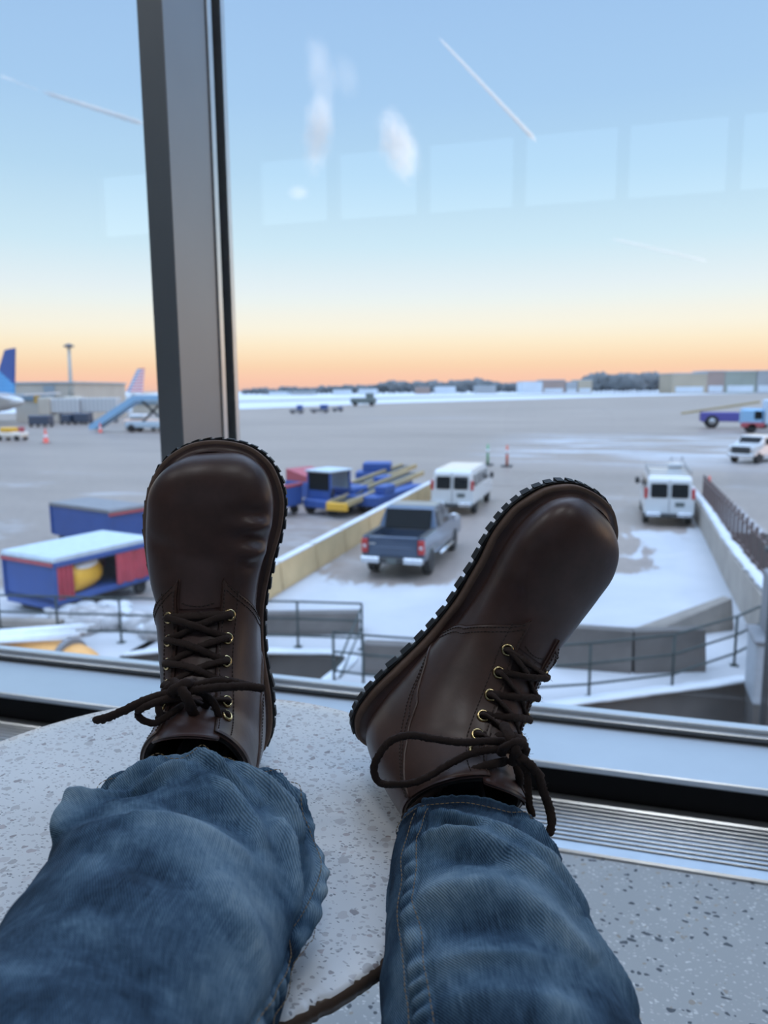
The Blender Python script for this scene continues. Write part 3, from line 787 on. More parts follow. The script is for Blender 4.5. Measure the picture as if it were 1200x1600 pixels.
Lf = [  # a(v,phi), b(v,phi), width, height
 ((.004, .05), (.050, .60), .0060, .0075), ((.050, .60), (.105, 1.05), .0070, .0065),          # from the hem down to the right
 ((.008, -.25), (.030, -.80), .0060, .0070), ((.030, -.80), (.085, -1.35), .0080, .0080),      # down to the left
 ((.020, .00), (.040, -.55), .0050, .0060), ((.040, -.55), (.055, -1.15), .0060, .0055),
 ((.014, .50), (.060, 1.05), .0060, .0080), ((.000, .95), (.040, 1.45), .0080, .0110), ((.040, 1.35), (.10, 1.40), .0070, .0060),
 ((.035, .15), (.085, .55), .0060, .0045), ((.095, -.6), (.105, .35), .0090, .0045), ((.13, .1), (.17, .9), .0120, .0050),
 ((.028, .28), (.060, .72), .0080, -.0065), ((.035, -.25), (.050, -.75), .0080, -.0050), ((.065, -.3), (.078, .4), .0120, -.0040),
 ((.00, -1.3), (.05, -1.7), .010, .009), ((.07, .95), (.12, 1.25), .009, -.006), ((.004, -.75), (.016, -1.25), .006, .007), ((.13, -.9), (.15, .0), .014, -.004)]

lgL = Leg(Lp, [.050, .072, .073, .072, .070, .068, .075, .088, .11], [.036, .042, .046, .050, .053, .055, .068, .080, .10], Lf, upL, 1)
jeans_leg(lgL, per, ploc, lambda v: 1.25-.15*np.clip(v/.1, 0, 1)+.25*np.sin(v*22), label='left jeans leg, creased, hem over the boot top')
Rf = [((.018, -.55), (.030, .15), .0050, .0048), ((.030, .15), (.075, .95), .0060, .0062),
 ((.038, -.50), (.046, .15), .0055, .0055), ((.046, .15), (.105, .95), .0070, .0070), ((.105, .95), (.15, 1.30), .008, .005),
 ((.060, .55), (.095, 1.25), .006, .0060), ((.004, .60), (.060, 1.35), .0060, .0055), ((.085, -.50), (.092, .35), .009, .0050), ((.092, .35), (.13, .9), .010, .0050),
 ((.120, -.5), (.135, .4), .010, .0040), ((.028, -.30), (.037, .25), .0050, -.0040), ((.055, -.3), (.075, .45), .0080, -.0045), ((.105, -.3), (.112, .5), .009, -.0035), ((.15, -.4), (.17, .6), .013, .0050)]

lgR = Leg(Rp, [.047, .0515, .0580, .0640, .067, .075, .088, .11], [.036, .040, .048, .052, .056, .065, .080, .10], Rf, upR, 4)
jeans_leg(lgR, per, ploc, lambda v: -.72+.18*np.clip(v/.12, 0, 1)+.02*np.sin(v*40), label='right jeans leg with a double-stitched side seam')

m = MB(); m.ball((0, .0, -.01), (.19, .15, .125), 4); o = m.build('jeans_seat', denim, per, True)
# ------------------------------------------------------------ outside: ground
GZ = -5.01
gM2 = Mat('apron')
oc = gM2.coords(); sp = gM2.n('ShaderNodeSeparateXYZ'); gM2.l(oc, sp.inputs[0])
nA = gM2.noise(gM2.coords(scale=(.35, 1, 1)), .11, 6, .62); nB = gM2.noise(gM2.coords(scale=(.35, 1.6, 1)), .09, 5, .62); nC = gM2.noise(oc, 3, 4, .6)
nS = gM2.noise(gM2.coords(scale=(1.6, .30, 1)), .75, 6, .66, .8); nT = gM2.noise(oc, .30, 5, .62, .6)
tar = gM2.ramp(nA, [(.3, (.205, .162, .138)), (.7, (.345, .275, .236))]); tar = gM2.mix(.35, tar, gM2.ramp(nC, [(.3, (.14, .118, .104)), (.7, (.33, .275, .242))]))
def band(sig, lo, hi, w):
    a = gM2.n('ShaderNodeMapRange', interpolation_type='SMOOTHSTEP'); gM2.l(sig, a.inputs[0]); a.inputs[1].default_value = lo-w; a.inputs[2].default_value = lo+w
    b = gM2.n('ShaderNodeMapRange', interpolation_type='SMOOTHSTEP'); gM2.l(sig, b.inputs[0]); b.inputs[1].default_value = hi+w; b.inputs[2].default_value = hi-w
    return gM2.math('MULTIPLY', a.outputs[0], b.outputs[0])
X, Y = sp.outputs[0], sp.outputs[1]
lot = gM2.math('MULTIPLY', band(X, -9.0, 6, .15), band(Y, -20, 40.5, 3.5))
# clear of snow where cars have stood and driven: under the vans and the pickup
wear1 = gM2.math('MULTIPLY', band(X, -8.9, -4.0, 1.6), band(Y, 21.3, 60, 2.4)); wear2 = gM2.math('MULTIPLY', band(X, .9, 3.4, 1.0), band(Y, 32.4, 60, 1.6))
bare = gM2.math('MAXIMUM', gM2.math('MULTIPLY', wear1, .50), gM2.math('MULTIPLY', wear2, .50))
bare = gM2.math('MAXIMUM', bare, gM2.math('MULTIPLY', band(Y, 31, 60, 6), .22))
bare = gM2.math('MAXIMUM', bare, gM2.math('MULTIPLY', gM2.math('MULTIPLY', band(X, -2.6, 1.6, 1.5), band(Y, 23, 45, 4)), .36))
sn = gM2.math('SUBTRACT', gM2.math('ADD', gM2.math('MULTIPLY', nS, .55), gM2.math('MULTIPLY', nT, .55)), bare)
sn = gM2.math('MULTIPLY', gM2.ramp(sn, [(.27, 0), (.32, 1)]), lot)
near = gM2.math('MULTIPLY', band(X, -60, 60, 4), band(Y, -10, 18.0, .6)); near = gM2.math('MULTIPLY', near, gM2.ramp(nT, [(.30, 0), (.42, 1)]))
ice = gM2.math('MULTIPLY', gM2.ramp(gM2.noise(gM2.coords(scale=(.22, 1, 1)), .42, 5, .62), [(.46, 0), (.58, .95)]), band(Y, 62, 98, 9)); ice = gM2.math('MULTIPLY', ice, band(X, -10, 26, 6))
slush = gM2.math('MULTIPLY', gM2.ramp(gM2.noise(gM2.coords(scale=(.6, 1, 1)), .22, 6, .7), [(.56, 0), (.68, .55)]), band(Y, 10, 50, 8))
far = gM2.math('MULTIPLY', gM2.ramp(gM2.noise(gM2.coords(scale=(.4, 1.5, 1)), .03, 5, .6), [(.62, 0), (.72, .5)]), band(Y, 90, 400, 20))
m = gM2.math('MAXIMUM', gM2.math('MAXIMUM', sn, near), gM2.math('MAXIMUM', ice, gM2.math('MAXIMUM', slush, far)))
snc = gM2.ramp(nT, [(.3, (.40, .41, .43)), (.7, (.49, .49, .50))])
gM2.bsdf(gM2.mix(m, tar, snc), gM2.mix(m, (.42, .42, .42), (.8, .8, .8)), 0, .3, nC, .4, .03)
apron = gM2.m
snM = Mat('snow'); c = snM.coords(); snM.bsdf(snM.ramp(snM.noise(c, .6, 5, .6), [(.3, (.52, .55, .59)), (.7, (.62, .64, .66))]), .8, 0, .3, snM.noise(c, 5, 5), .5, .04); snow = snM.m
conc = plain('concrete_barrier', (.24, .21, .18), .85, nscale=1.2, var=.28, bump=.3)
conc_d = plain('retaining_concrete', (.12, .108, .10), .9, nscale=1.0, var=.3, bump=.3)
conc_t = plain('tan_barrier', (.58, .42, .22), .85, nscale=1.5, var=.15)
asph = plain('pit_asphalt', (.10, .10, .105), .85, nscale=.8, var=.25, bump=.3)
rail_m = plain('green_rail_paint', (.035, .052, .052), .7, 0)
# front edge of the ground towards the building, seen as a snow ledge above a retaining wall
edge = [(-900, 1100), (-100, 1052), (150, 1056), (190, 1024), (300, 1012), (420, 1018), (545, 1024), (500, 1092), (560, 1112), (640, 1122), (740, 1118), (830, 1108), (900, 1097), (980, 1086), (1060, 1076), (1120, 1068), (1165, 1061)]
EP = [G(x, y)[:2] for x, y in edge]
EP = [(-120, 12.9)]+EP[1:]+[(3.36, 16.3), (3.5, 24), (3.62, 32.6)]
# strips from the ledge back to y = 33, then the wide apron beyond
V = []; F = []
for i, (x, y) in enumerate(EP): V += [(x, y, GZ), (x, 33.0, GZ)]
for i in range(len(EP)-1): F.append((2*i, 2*i+2, 2*i+3, 2*i+1))
k = len(V); V += [(-2500, 12.9, GZ), (-120, 12.9, GZ), (-120, 33, GZ), (-2500, 33, GZ), (2500, 33, GZ), (2500, 4500, GZ), (-2500, 4500, GZ), (EP[-1][0], 33, GZ)]
F += [(k, k+1, k+2, k+3), (k+3, k+7, k+4, k+5, k+6)]
gobj = struct(link_mesh('ground', V, F, apron, smooth=False))
V = []; F = []
for i, (x, y) in enumerate(EP): V += [(x, y, GZ-.02), (x, y, GZ-2.4)]
for i in range(len(EP)-1): F.append((2*i, 2*i+1, 2*i+3, 2*i+2))
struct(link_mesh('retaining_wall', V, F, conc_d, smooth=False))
V = [(-120, 1.8, GZ-2.4), (400, 1.8, GZ-2.4), (400, 33, GZ-2.4), (3.3, 33, GZ-2.4), (3, 16, GZ-2.4), (-120, 17, GZ-2.4)]
struct(link_mesh('lower_ground', V, [(0, 1, 2, 3, 4, 5)], asph, smooth=False))
# snow bank strips and coping along the ledge
a = Acc(); cop = [np.array([p[0], p[1], GZ+.01]) for p in EP[3:-2]]
V, F = sweep(smooth_path(cop, 90), .16, .05, 8, .3, 5); a.add(V, F)
tag(link_mesh('snow_ridge', a.v, a.f, snow), 'thin ridge of snow along the edge of the retaining wall', 'snow', kind='stuff')
struct(link_mesh('sun_block_wall', [(3.6, 33, GZ-2.4), (2500, 33, GZ-2.4), (2500, 33, GZ-.01), (3.6, 33, GZ-.01)], [(0, 1, 2, 3)], conc_d, smooth=False))  # wall added to stop the low sun leaking under the apron
# far snow fields and taxiway
def strip(name, near_l, far_l, mat, dz):
    V = [G(x, y, GZ+dz) for x, y in near_l]+[G(x, y, GZ+dz) for x, y in reversed(far_l)]
    V = [(v[0], v[1], GZ+dz) for v in V]
    struct(link_mesh(name, V, [tuple(range(len(V)))], mat, smooth=False))
def hz(x): return 608.4-.0081*(x-600)       # the horizon line
xs = [-200, 240, 380, 600, 800, 1000, 1200, 1500]
strip('snow_field', [(x, hz(x)+d) for x, d in zip(xs, (34, 31, 29, 22, 18, 13.5, 10.5, 8))], [(x, hz(x)+2.6) for x in xs], snow, .05)
taxi = plain('taxiway', (.20, .20, .21), .7, nscale=.05)
strip('taxiway', [(x, hz(x)+d) for x, d in zip(xs, (20, 19, 18, 15, 12, 10.6, 8.4, 6.5))], [(x, hz(x)+d) for x, d in zip(xs, (18, 17, 16, 13, 10.4, 8.6, 6.8, 5.2))], taxi, .10)

# ------------------------------------------------------------ railings
def railing(pts, name, label, hgt=1.07, post_r=.055, nr=3, group=None):
    t = empty(name, (pts[0][0], pts[0][1], GZ), label=label, cat='railing', group=group)
    o = Vector(t.location)
    for p in pts:
        p = Vector((p[0], p[1], GZ))-o
        m = MB(); m.bar(p, p+Vector((0, 0, hgt)), post_r, n=10); m.box(p.x-.08, p.x+.08, p.y-.08, p.y+.08, 0, .02); m.build('post', rail_m, t, True)
    for k in range(nr):
        z = hgt-k*.40; m = MB()
        for a, b in zip(pts, pts[1:]): m.bar(Vector((a[0], a[1], GZ+z))-o, Vector((b[0], b[1], GZ+z))-o, .05, n=8)
        m.build('rail', rail_m, t, True)
    return t
railing([G(x, y)[:2] for x, y in ((-110, 995), (2, 998), (92, 1001), (190, 1004), (290, 1007), (375, 1009), (466, 1011), (566, 1015))], 'metal_railing', 'dark straight pipe railing in front of the baggage carts', group=None)
railing([G(x, y)[:2] for x, y in ((522, 1068), (568, 1074), (660, 1082), (750, 1092), (830, 1096), (920, 1090), (1050, 1074), (1147, 1040), (1185, 1020))], 'metal_railing', 'dark curved pipe railing on the snowy ledge between the boots and the window corner')
# sloping stair rail between the two
a0, a1 = G(566, 1015), G(524, 1068)
t = empty('stair_rail', a0, label='sloping dark handrail joining the two pipe railings', cat='railing')
d = a1-a0
m = MB(); m.bar((0, 0, 1.0), Vector(d)+Vector((0, 0, .25)), .045, n=8); m.build('handrail', rail_m, t, True)
m = MB(); m.bar((0, 0, .55), Vector(d)+Vector((0, 0, -.1)), .04, n=8); m.build('lower_rail', rail_m, t, True)

# ------------------------------------------------------------ concrete barriers and walls
def block(p0, p1, h, w, name, label, mat=conc, top=.55, h1=None):
    """road-barrier like block from p0 to p1 on the ground, h..h1 high"""
    p0 = np.array(p0[:2]); p1 = np.array(p1[:2]); L = np.linalg.norm(p1-p0); u = (p1-p0)/L; n = np.array([-u[1], u[0]]); h1 = h1 or h
    t_ = []
    V = []
    for s, hh in ((0, h), (1, h1)):
        c = u*L*s
        for off, z in ((-w/2, 0), (-w/2, .12), (-w*top/2, hh), (w*top/2, hh), (w/2, .12), (w/2, 0)):
            q = c+n*off; V.append((q[0], q[1], z))
    F = [(i, (i+1) % 6, 6+(i+1) % 6, 6+i) for i in range(6)]+[tuple(range(6))[::-1], tuple(range(6, 12))]
    o = link_mesh(name, V, F, mat, smooth=False); o.location = (p0[0], p0[1], GZ)
    return tag(o, label, 'concrete barrier')
block(G(985, 1000), G(1134, 980), .18, .5, 'concrete_block', 'long low grey concrete block rising to the right on the snow behind the curved railing', h1=.75)
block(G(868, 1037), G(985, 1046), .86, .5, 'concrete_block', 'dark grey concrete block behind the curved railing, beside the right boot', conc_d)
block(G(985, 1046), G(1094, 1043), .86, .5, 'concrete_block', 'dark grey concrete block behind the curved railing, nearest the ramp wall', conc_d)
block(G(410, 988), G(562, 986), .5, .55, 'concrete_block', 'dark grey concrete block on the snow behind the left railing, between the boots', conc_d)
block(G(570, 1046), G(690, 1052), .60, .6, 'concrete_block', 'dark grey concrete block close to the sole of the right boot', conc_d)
block(G(0, 985), G(96, 988), .3, .5, 'concrete_block', 'low concrete kerb with snow on top below the blue baggage cart', conc)
# tan barrier wall with snow along its top: single segments
yb = [17.2, 20.0, 22.8, 25.6, 28.5, 32.5, 36.5, 40.5, 44.5, 48.5]
for i in range(len(yb)-1):
    t = block((-9.25, yb[i]+.03), (-9.25, yb[i+1]-.03), .82, .42, 'barrier_wall', ['tan concrete barrier segment with snow on top, nearest beside the left boot', 'tan concrete barrier segment, second from the left boot', 'tan concrete barrier segment in front of the pickup tailgate, third from the left boot', 'tan barrier segment directly left of the pickup bed', 'tan barrier segment between the pickup and the belt loader front', 'tan barrier segment left of the pickup cab', 'tan barrier segment left of the white van tail', 'tan barrier segment hidden partly by the left white van', 'farthest tan barrier segment before the open apron'][i], conc_t, .7)
    sc = MB(); sc.box(-.14, .14, .05, yb[i+1]-yb[i]-.1, .82, .87, .02)
    s_ = sc.build('snow_cap', snow, t)
    s_.location = (0, 0, 0)
# ramp parapet on the right
pM = plain('parapet_concrete', (.36, .32, .28), .85, nscale=.9, var=.2, bump=.2)
V = []; P = [(3.75, 47.0, .75), (3.75, 33, .9), (3.55, 24, 1.0), (3.5, 19.2, 1.15), (3.5, 16.8, 1.15)]
for x, y, h in P: V += [(x-.16, y, GZ-3), (x-.16, y, GZ+h), (x+.16, y, GZ+h), (x+.16, y, GZ-3)]
F = []
for i in range(len(P)-1):
    for k in range(3): F.append((4*i+k, 4*i+k+1, 4*i+5+k, 4*i+4+k))
F += [(0, 1, 2, 3), tuple(4*(len(P)-1)+k for k in (3, 2, 1, 0))]
struct(link_mesh('ramp_wall', V, F, pM, smooth=False))
sc = Acc(); V, F = sweep(smooth_path([np.array([x+.03, y, GZ+h+.05]) for x, y, h in P], 120), .15, .06, 8, .8, 3); sc.add(V, F)
tag(link_mesh('snow_ridge', sc.v, sc.f, snow), 'snow lying along the top of the ramp parapet at the right', 'snow', kind='stuff')
# picket fence beyond the ramp
pk = plain('brown_fence_metal', (.16, .12, .115), .6)
t = empty('picket_fence', (4.55, 18, GZ), label='tall dark picket fence behind the ramp parapet at the right edge', cat='fence')
for k in range(26):
    y = k*.95
    m = MB(); m.box(-.05, .05, y-.07, y+.07, -3, 1.35, .01); m.build('picket', pk, t)
m = MB(); m.bar((0, 0, 1.1), (0, 24, 1.1), .06); m.build('rail', pk, t)
m = MB(); m.bar((0, 0, .2), (0, 24, .2), .06); m.build('rail', pk, t)
# grey utility boxes and dark pole by the ramp
gb = plain('grey_box_paint', (.20, .205, .22), .6); gb2 = plain('light_grey_box_paint', (.40, .43, .47), .6)
p = G(1163, 1062); t = empty('utility_cabinet', (p[0]+.70, p[1]-.62, GZ-1.0), label='light grey utility cabinet standing below the ramp parapet at the right edge', cat='cabinet')
m = MB(); m.box(-.72, .9, -.5, .5, .92, 2.1, .03); m.build('body', gb2, t); m = MB(); m.box(-.70, .88, -.48, .48, -1.4, .92); m.build('plinth', conc_d, t); m = MB(); m.box(-.76, .94, -.54, .54, 2.1, 2.18, .02); m.build('lid', gb, t)
t = empty('junction_box', (p[0]+.88, p[1]-.52, GZ+1.18), label='dark grey metal box mounted above the light utility cabinet', cat='box')
m = MB(); m.box(-.70, .6, -.4, .4, 0, 1.15, .03); m.build('body', gb, t); m = MB(); m.box(-.2, .2, -.43, -.4, .3, .85); m.build('door', gb, t)
pp = atY(1191, 1150, 10.4)
m = MB(); m.bar((0, 0, -2.2), (0, 0, 2.45), .10, n=12); m.box(-.12, .12, -.12, .12, 2.45, 2.5, .01)
o = m.build('metal_post', plain('black_post', (.03, .033, .037), .5), None, True); o.location = (pp[0], pp[1], pp[2]); tag(o, 'dark metal post at the right edge, in front of the grey cabinet', 'post')

# ------------------------------------------------------------ vehicles
glass_d = plain('dark_vehicle_glass', (.012, .015, .018), .3, 0, .05, spec=.08)
wht = plain('white_vehicle_paint', (.60, .62, .63), .22, 0, .03, 2, coat=.5)
tyre = plain('tyre_rubber', (.02, .02, .022), .8); rim = plain('wheel_rim', (.42, .44, .46), .35, .7)
red_l = plain('red_tail_light', (.42, .03, .03), .3); chrome = plain('bumper_chrome', (.62, .66, .70), .22, .85)
blkp = plain('black_plastic', (.03, .032, .035), .6); plate_m = plain('number_plate', (.10, .12, .12), .6)
navy = plain('slate_blue_paint', (.045, .075, .13), .25, .35, .05, 2, coat=.6)
lblue = plain('light_blue_paint', (.25, .45, .66), .5); amber = plain('amber_glass', (.75, .38, .08), .4)

def wheel(root, x, y, r=.38, w=.26, side=1):
    m = MB(); m.lathe([(r*.62, -w/2), (r*.95, -w/2), (r, -w/2+.03), (r, w/2-.03), (r*.95, w/2), (r*.62, w/2)], (x, y, r), 'X', 28); o = m.build('wheel', tyre, root, True)
    m = MB(); m.lathe([(0.01, side*(w/2-.06)), (r*.25, side*(w/2-.03)), (r*.60, side*(w/2-.05)), (r*.63, side*(w/2+.005)), (r*.60, side*(w/2-.10))], (x, y, r), 'X', 24); m.build('rim', rim, o, True)
    return o
def tumble(z0, z1, f): return lambda z: 1-(1-f)*max(0, min(1, (z-z0)/(z1-z0)))

side_gl = plain('side_window_glass', (.02, .022, .025), .12, 0, .05, spec=.6)
def lean(o, z0, z1, f):
    tf = tumble(z0, z1, f)
    for v in o.data.vertices: v.co.x *= tf(v.co.z)
    return o
def van(x, y, label, rack=False):
    t = empty('cargo_van', (x, y, GZ), label=label, cat='van')
    prof = [(0, .52), (0, 1.15), (.10, 1.95), (.28, 2.10), (3.9, 2.10), (4.35, 1.98), (4.95, 1.30), (5.60, 1.12), (5.72, .95), (5.74, .50)]
    m = MB(); m.prism(prof, -1.0, 1.0, .05, tumble(1.15, 2.1, .84)); b_ = m.build('body', wht, t)
    for px in (-.41, .41):      # back doors' windows
        q = MB(); n = bmesh.new()
        m = MB(); m.box(px-.33, px+.33, -.03, .03, 0, .58, .05); o = m.build('rear_window', glass_d, t); o.location = (0, .0, 1.22); o.rotation_euler = (-.125, 0, 0)
    m = MB(); m.box(-.008, .008, -.015, .02, .6, 2.0); m.build('door_gap', blkp, t).location = (0, .0, 0)
    m = MB(); m.box(.24, .60, -.03, .02, .86, 1.04, .01); m.build('number_plate', plate_m, t)
    for s in (-1, 1):
        m = MB(); m.box(s*.93-.07, s*.93+.07, -.03, .09, 1.18, 1.62, .02); m.build('tail_light', red_l, t)
        for k, (ya, yb_) in enumerate(((.6, 1.9), (2.0, 3.3))):
            m = MB(); m.box(s*1.0-.02, s*1.0+.02, ya, yb_, 1.32, 1.82, .01); lean(m.build('side_window', side_gl, t), 1.15, 2.1, .84)
        m = MB(); m.box(s*1.0-.02, s*1.0+.02, 3.5, 4.4, 1.32, 1.80, .01); lean(m.build('front_side_window', side_gl, t), 1.15, 2.1, .84)
        m = MB(); m.box(s*1.16-.09, s*1.16+.09, 4.35, 4.50, 1.28, 1.58, .03); m.bar((s*1.0, 4.42, 1.36), (s*1.12, 4.42, 1.40), .05); m.build('mirror', blkp, t)
        for wy in (1.0, 4.75): wheel(t, s*.86, wy, .37, .24, s)
        m = MB(); m.box(s*.62-.30, s*.62+.30, -.20, .02, .44, .62, .02); m.build('bumper_step', chrome, t)
    m = MB(); m.box(-.98, .98, -.16, .02, .40, .54, .02); m.build('bumper', blkp, t)
    if rack:
        m = MB()
        for yy in (.5, 1.9, 3.3):
            m.bar((-.86, yy, 2.22), (.86, yy, 2.22), .05)
            for s in (-1, 1): m.bar((s*.84, yy, 2.05), (s*.84, yy, 2.36), .045)
        for s in (-1, 1): m.bar((s*.84, .3, 2.30), (s*.84, 3.6, 2.30), .04)
        m.build('roof_rack', rim, t)
        m = MB(); m.box(.10, .75, 3.4, 3.9, 2.12, 2.35, .04); m.build('beacon_box', wht, t)
        for px, pz in ((.15, 2.62), (.62, 2.66)):
            m = MB(); m.bar((px, 3.6, 2.3), (px+.10, 3.6, pz), .03); m.bar((px+.10, 3.6, pz), (px+.2, 3.6, 2.3), .03); m.build('antenna', rim, t)
    return t
van(-6.97, 34.4, 'white cargo van parked beyond the blue pickup truck')
van(2.37, 33.7, 'white cargo van with a roof rack parked to the right of the right boot', True)

def pickup(x, y, label):
    t = empty('pickup_truck', (x, y, GZ), label=label, cat='pickup truck')
    m = MB()
    m.box(-1.0, 1.0, .02, 1.75, .55, .82, .03)
    m.box(-1.0, -.80, .02, 1.78, .80, 1.32, .04); m.box(.80, 1.0, .02, 1.78, .80, 1.32, .04)
    m.build('bed', navy, t)
    m = MB(); m.box(-.80, .80, .1, 1.75, .82, .9); m.build('bed_liner', blkp, t)
    m = MB(); m.box(-.79, .79, -.03, .08, .62, 1.33, .03); m.box(-.6, .6, -.045, -.02, .95, 1.0, .01); m.build('tailgate', navy, t)
    m = MB(); m.prism([(1.76, .5), (1.76, 1.25), (2.05, 1.90), (2.3, 1.96), (3.35, 1.96), (4.15, 1.30), (5.70, 1.16), (5.85, .95), (5.85, .5)], -1.0, 1.0, .04, tumble(1.25, 1.96, .80)); m.build('cab', navy, t)
    m = MB(); m.box(-.77, .77, -.02, .02, -.04, .62, .04); o = m.build('rear_window', glass_d, t); o.location = (0, 1.77, 1.30); o.rotation_euler = (-.41, 0, 0)
    for s in (-1, 1):
        m = MB(); m.box(s*.90-.10, s*.90+.10, -.05, .08, .80, 1.24, .02); l_ = m.build('tail_light', red_l, t)
        m = MB(); m.box(s*.90-.05, s*.90+.05, -.06, -.04, .96, 1.06, .008); m.build('reversing_lens', chrome, l_)
        for k, (ya, yb_) in enumerate(((2.15, 2.95), (3.05, 3.75))):
            m = MB(); m.prism([(ya, 1.32), (ya+.08, 1.80), (yb_-(.0 if k == 0 else .35), 1.80), (yb_, 1.32)], s*1.0-.02, s*1.0+.02, .005); lean(m.build('side_window', side_gl, t), 1.25, 1.96, .80)
        m = MB(); m.box(s*1.14-.10, s*1.14+.10, 3.75, 3.90, 1.25, 1.50, .03); m.bar((s*.98, 3.82, 1.3), (s*1.1, 3.82, 1.32), .05); m.build('mirror', chrome, t)
        m = MB(); m.bar((s*1.08, 1.9, .48), (s*1.08, 3.9, .48), .10, n=10); m.build('running_board', chrome, t, True)
        m = MB(); m.box(s*.68-.30, s*.68+.30, -.26, -.02, .52, .72, .03); m.build('bumper', chrome, t)
        for wy in (.95, 4.70): wheel(t, s*.88, wy, .41, .27, s)
    m = MB(); m.box(-.38, .38, -.20, -.02, .52, .70, .02); m.build('bumper_centre', blkp, t); m = MB(); m.box(-.16, .16, -.225, -.20, .54, .68, .005); m.build('number_plate', plate_m, t)
    m = MB(); m.box(-.78, -.55, -.035, -.03, 1.07, 1.12); m.build('badge', rim, t)
    m = MB(); m.box(-.97, -.80, .05, 1.75, 1.31, 1.335, .01); m.box(.80, .97, .05, 1.75, 1.31, 1.335, .01); m.build('bed_rail', blkp, t)
    return t
pickup(-6.33, 22.2, 'slate blue pickup truck with dark bed parked on the snowy lot')

def utility_truck(x, y, rz, label):
    t = empty('utility_truck', (x, y, GZ), rz, label, 'truck')
    m = MB(); m.prism([(0, .6), (0, 1.35), (1.1, 1.50), (1.75, 2.05), (3.6, 2.05), (3.6, .6)], -1.0, 1.0, .05, tumble(1.4, 2.05, .86)); m.build('cab', wht, t)
    m = MB(); m.box(-.72, .72, -.05, .03, .78, 1.28, .03); m.build('grille', blkp, t)
    m = MB(); m.box(-1.0, 1.0, -.16, 0, .5, .72, .03); m.build('bumper', chrome, t)
    m = MB(); m.box(-.84, .84, -.02, .02, 0, .70, .02); o = m.build('windscreen', glass_d, t); o.location = (0, 1.12, 1.50); o.rotation_euler = (-.87, 0, 0)
    for s in (-1, 1):
        m = MB(); m.box(s*.85-.12, s*.85+.12, -.05, .05, .92, 1.2, .03); m.build('headlight', chrome, t)
        m = MB(); m.box(s*.93-.05, s*.93+.05, 1.8, 3.4, 1.38, 1.85, .03); m.build('side_window', glass_d, t)
        for wy in (.85, 4.9): wheel(t, s*.88, wy, .42, .28, s)
    m = MB(); m.box(-1.0, 1.0, 3.65, 6.2, .75, 1.45, .04); m.box(-.9, .9, 3.9, 6.0, 1.45, 1.95, .04); m.build('service_body', wht, t)
    m = MB(); m.bar((-.6, 1.0, 1.5), (-.6, 1.0, 1.9), .05); m.build('antenna', blkp, t)
    return t
utility_truck(9.3, 63.0, -.62, 'white utility truck with a dark grille at the right edge of the apron')

# ------------------------------------------------------------ baggage carts, tractor, belt loader
bblue = plain('cart_blue_paint', (.030, .085, .30), .5, 0, .12, 1.5); bred = plain('red_curtain_vinyl', (.42, .055, .085), .6, 0, .2, 3)
bred2 = plain('faded_red_paint', (.40, .08, .10), .55); froof = plain('frosted_roof', (.46, .55, .61), .6)
yel = plain('yellow_paint', (.75, .42, .04), .5, 0, .08, 2); white_b = plain('white_canvas', (.70, .74, .78), .7)
dkint = plain('cart_interior', (.05, .045, .05), .8)
def baggage_cart(corner, ang, L, Wd, H, label, open_side=True, content=False, mirror=False):
    """corner: nearest ground corner; long side runs along ang from +Y"""
    t = empty('baggage_cart', (corner[0], corner[1], GZ), -ang, label, 'baggage cart')
    # local: x from -Wd..0 , y from 0..L
    m = MB(); m.box(-Wd, 0, 0, L, .36, .52, .01); m.build('deck', bblue, t)
    m = MB(); m.box(-Wd, 0, 0, .04, .22, H-.12); m.build('end_panel', bblue, t); m = MB(); m.box(-Wd, 0, L-.04, L, .5, H-.12); m.build('end_panel', bblue, t)
    m = MB(); m.box(-Wd, -Wd+.04, .05, L-.05, .5, H-.12); m.build('back_panel', bred if content else bblue, t)
    m = MB(); m.prism([(-.05, H-.08), (0, H), (L, H), (L+.05, H-.08), (L+.05, H-.14), (-.05, H-.14)], -Wd-.05, .05, .02); m.build('roof', froof if content else gb, t)
    for (xx, yy) in ((-Wd, 0), (0, 0), (-Wd, L), (0, L)):
        m = MB(); m.box(xx-.04, xx+.04, yy-.04, yy+.04, .4, H-.1); m.build('post', bblue, t)
    m = MB(); m.box(-.02, .07, -.02, L, H-.26, H-.12, .01); m.build('header_rail', bblue, t)
    m = MB(); m.box(-Wd-.06, .0, -.07, -.02, H-.24, H-.15, .01); m.build('trim_strip', bred2, t)
    if open_side:
        def curtain(y0, y1):
            n = 40; V = []; 
            for j in range(10):
                for i in range(n):
                    u = i/(n-1); z = .5+(H-.76)*j/9*1.0+.0; V.append((.03+.035*math.sin(u*22)*(1-.4*j/9), y0+(y1-y0)*u, z))
            o = link_mesh('curtain', V, grid_faces(n, 10), bred, t); return o
        if content: curtain(.04, L*.16); curtain(L*.58, L-.03)
        else: curtain(.05, L-.05)
    for yy in (.45, L-.45):
        for xx in (-Wd+.15, -.15): wheel(t, xx, yy, .2, .12, 1 if xx > -.5 else -1)
    m = MB(); m.box(-Wd+.2, -.2, .1, L-.1, .25, .42); m.build('chassis', blkp, t)
    return t
CA = math.radians(14); cc = np.array([-13.5, 15.9])
baggage_cart(cc, CA, 3.3, 2.1, 1.62, 'near blue baggage cart with a frosty white roof and open red curtains', True, True)
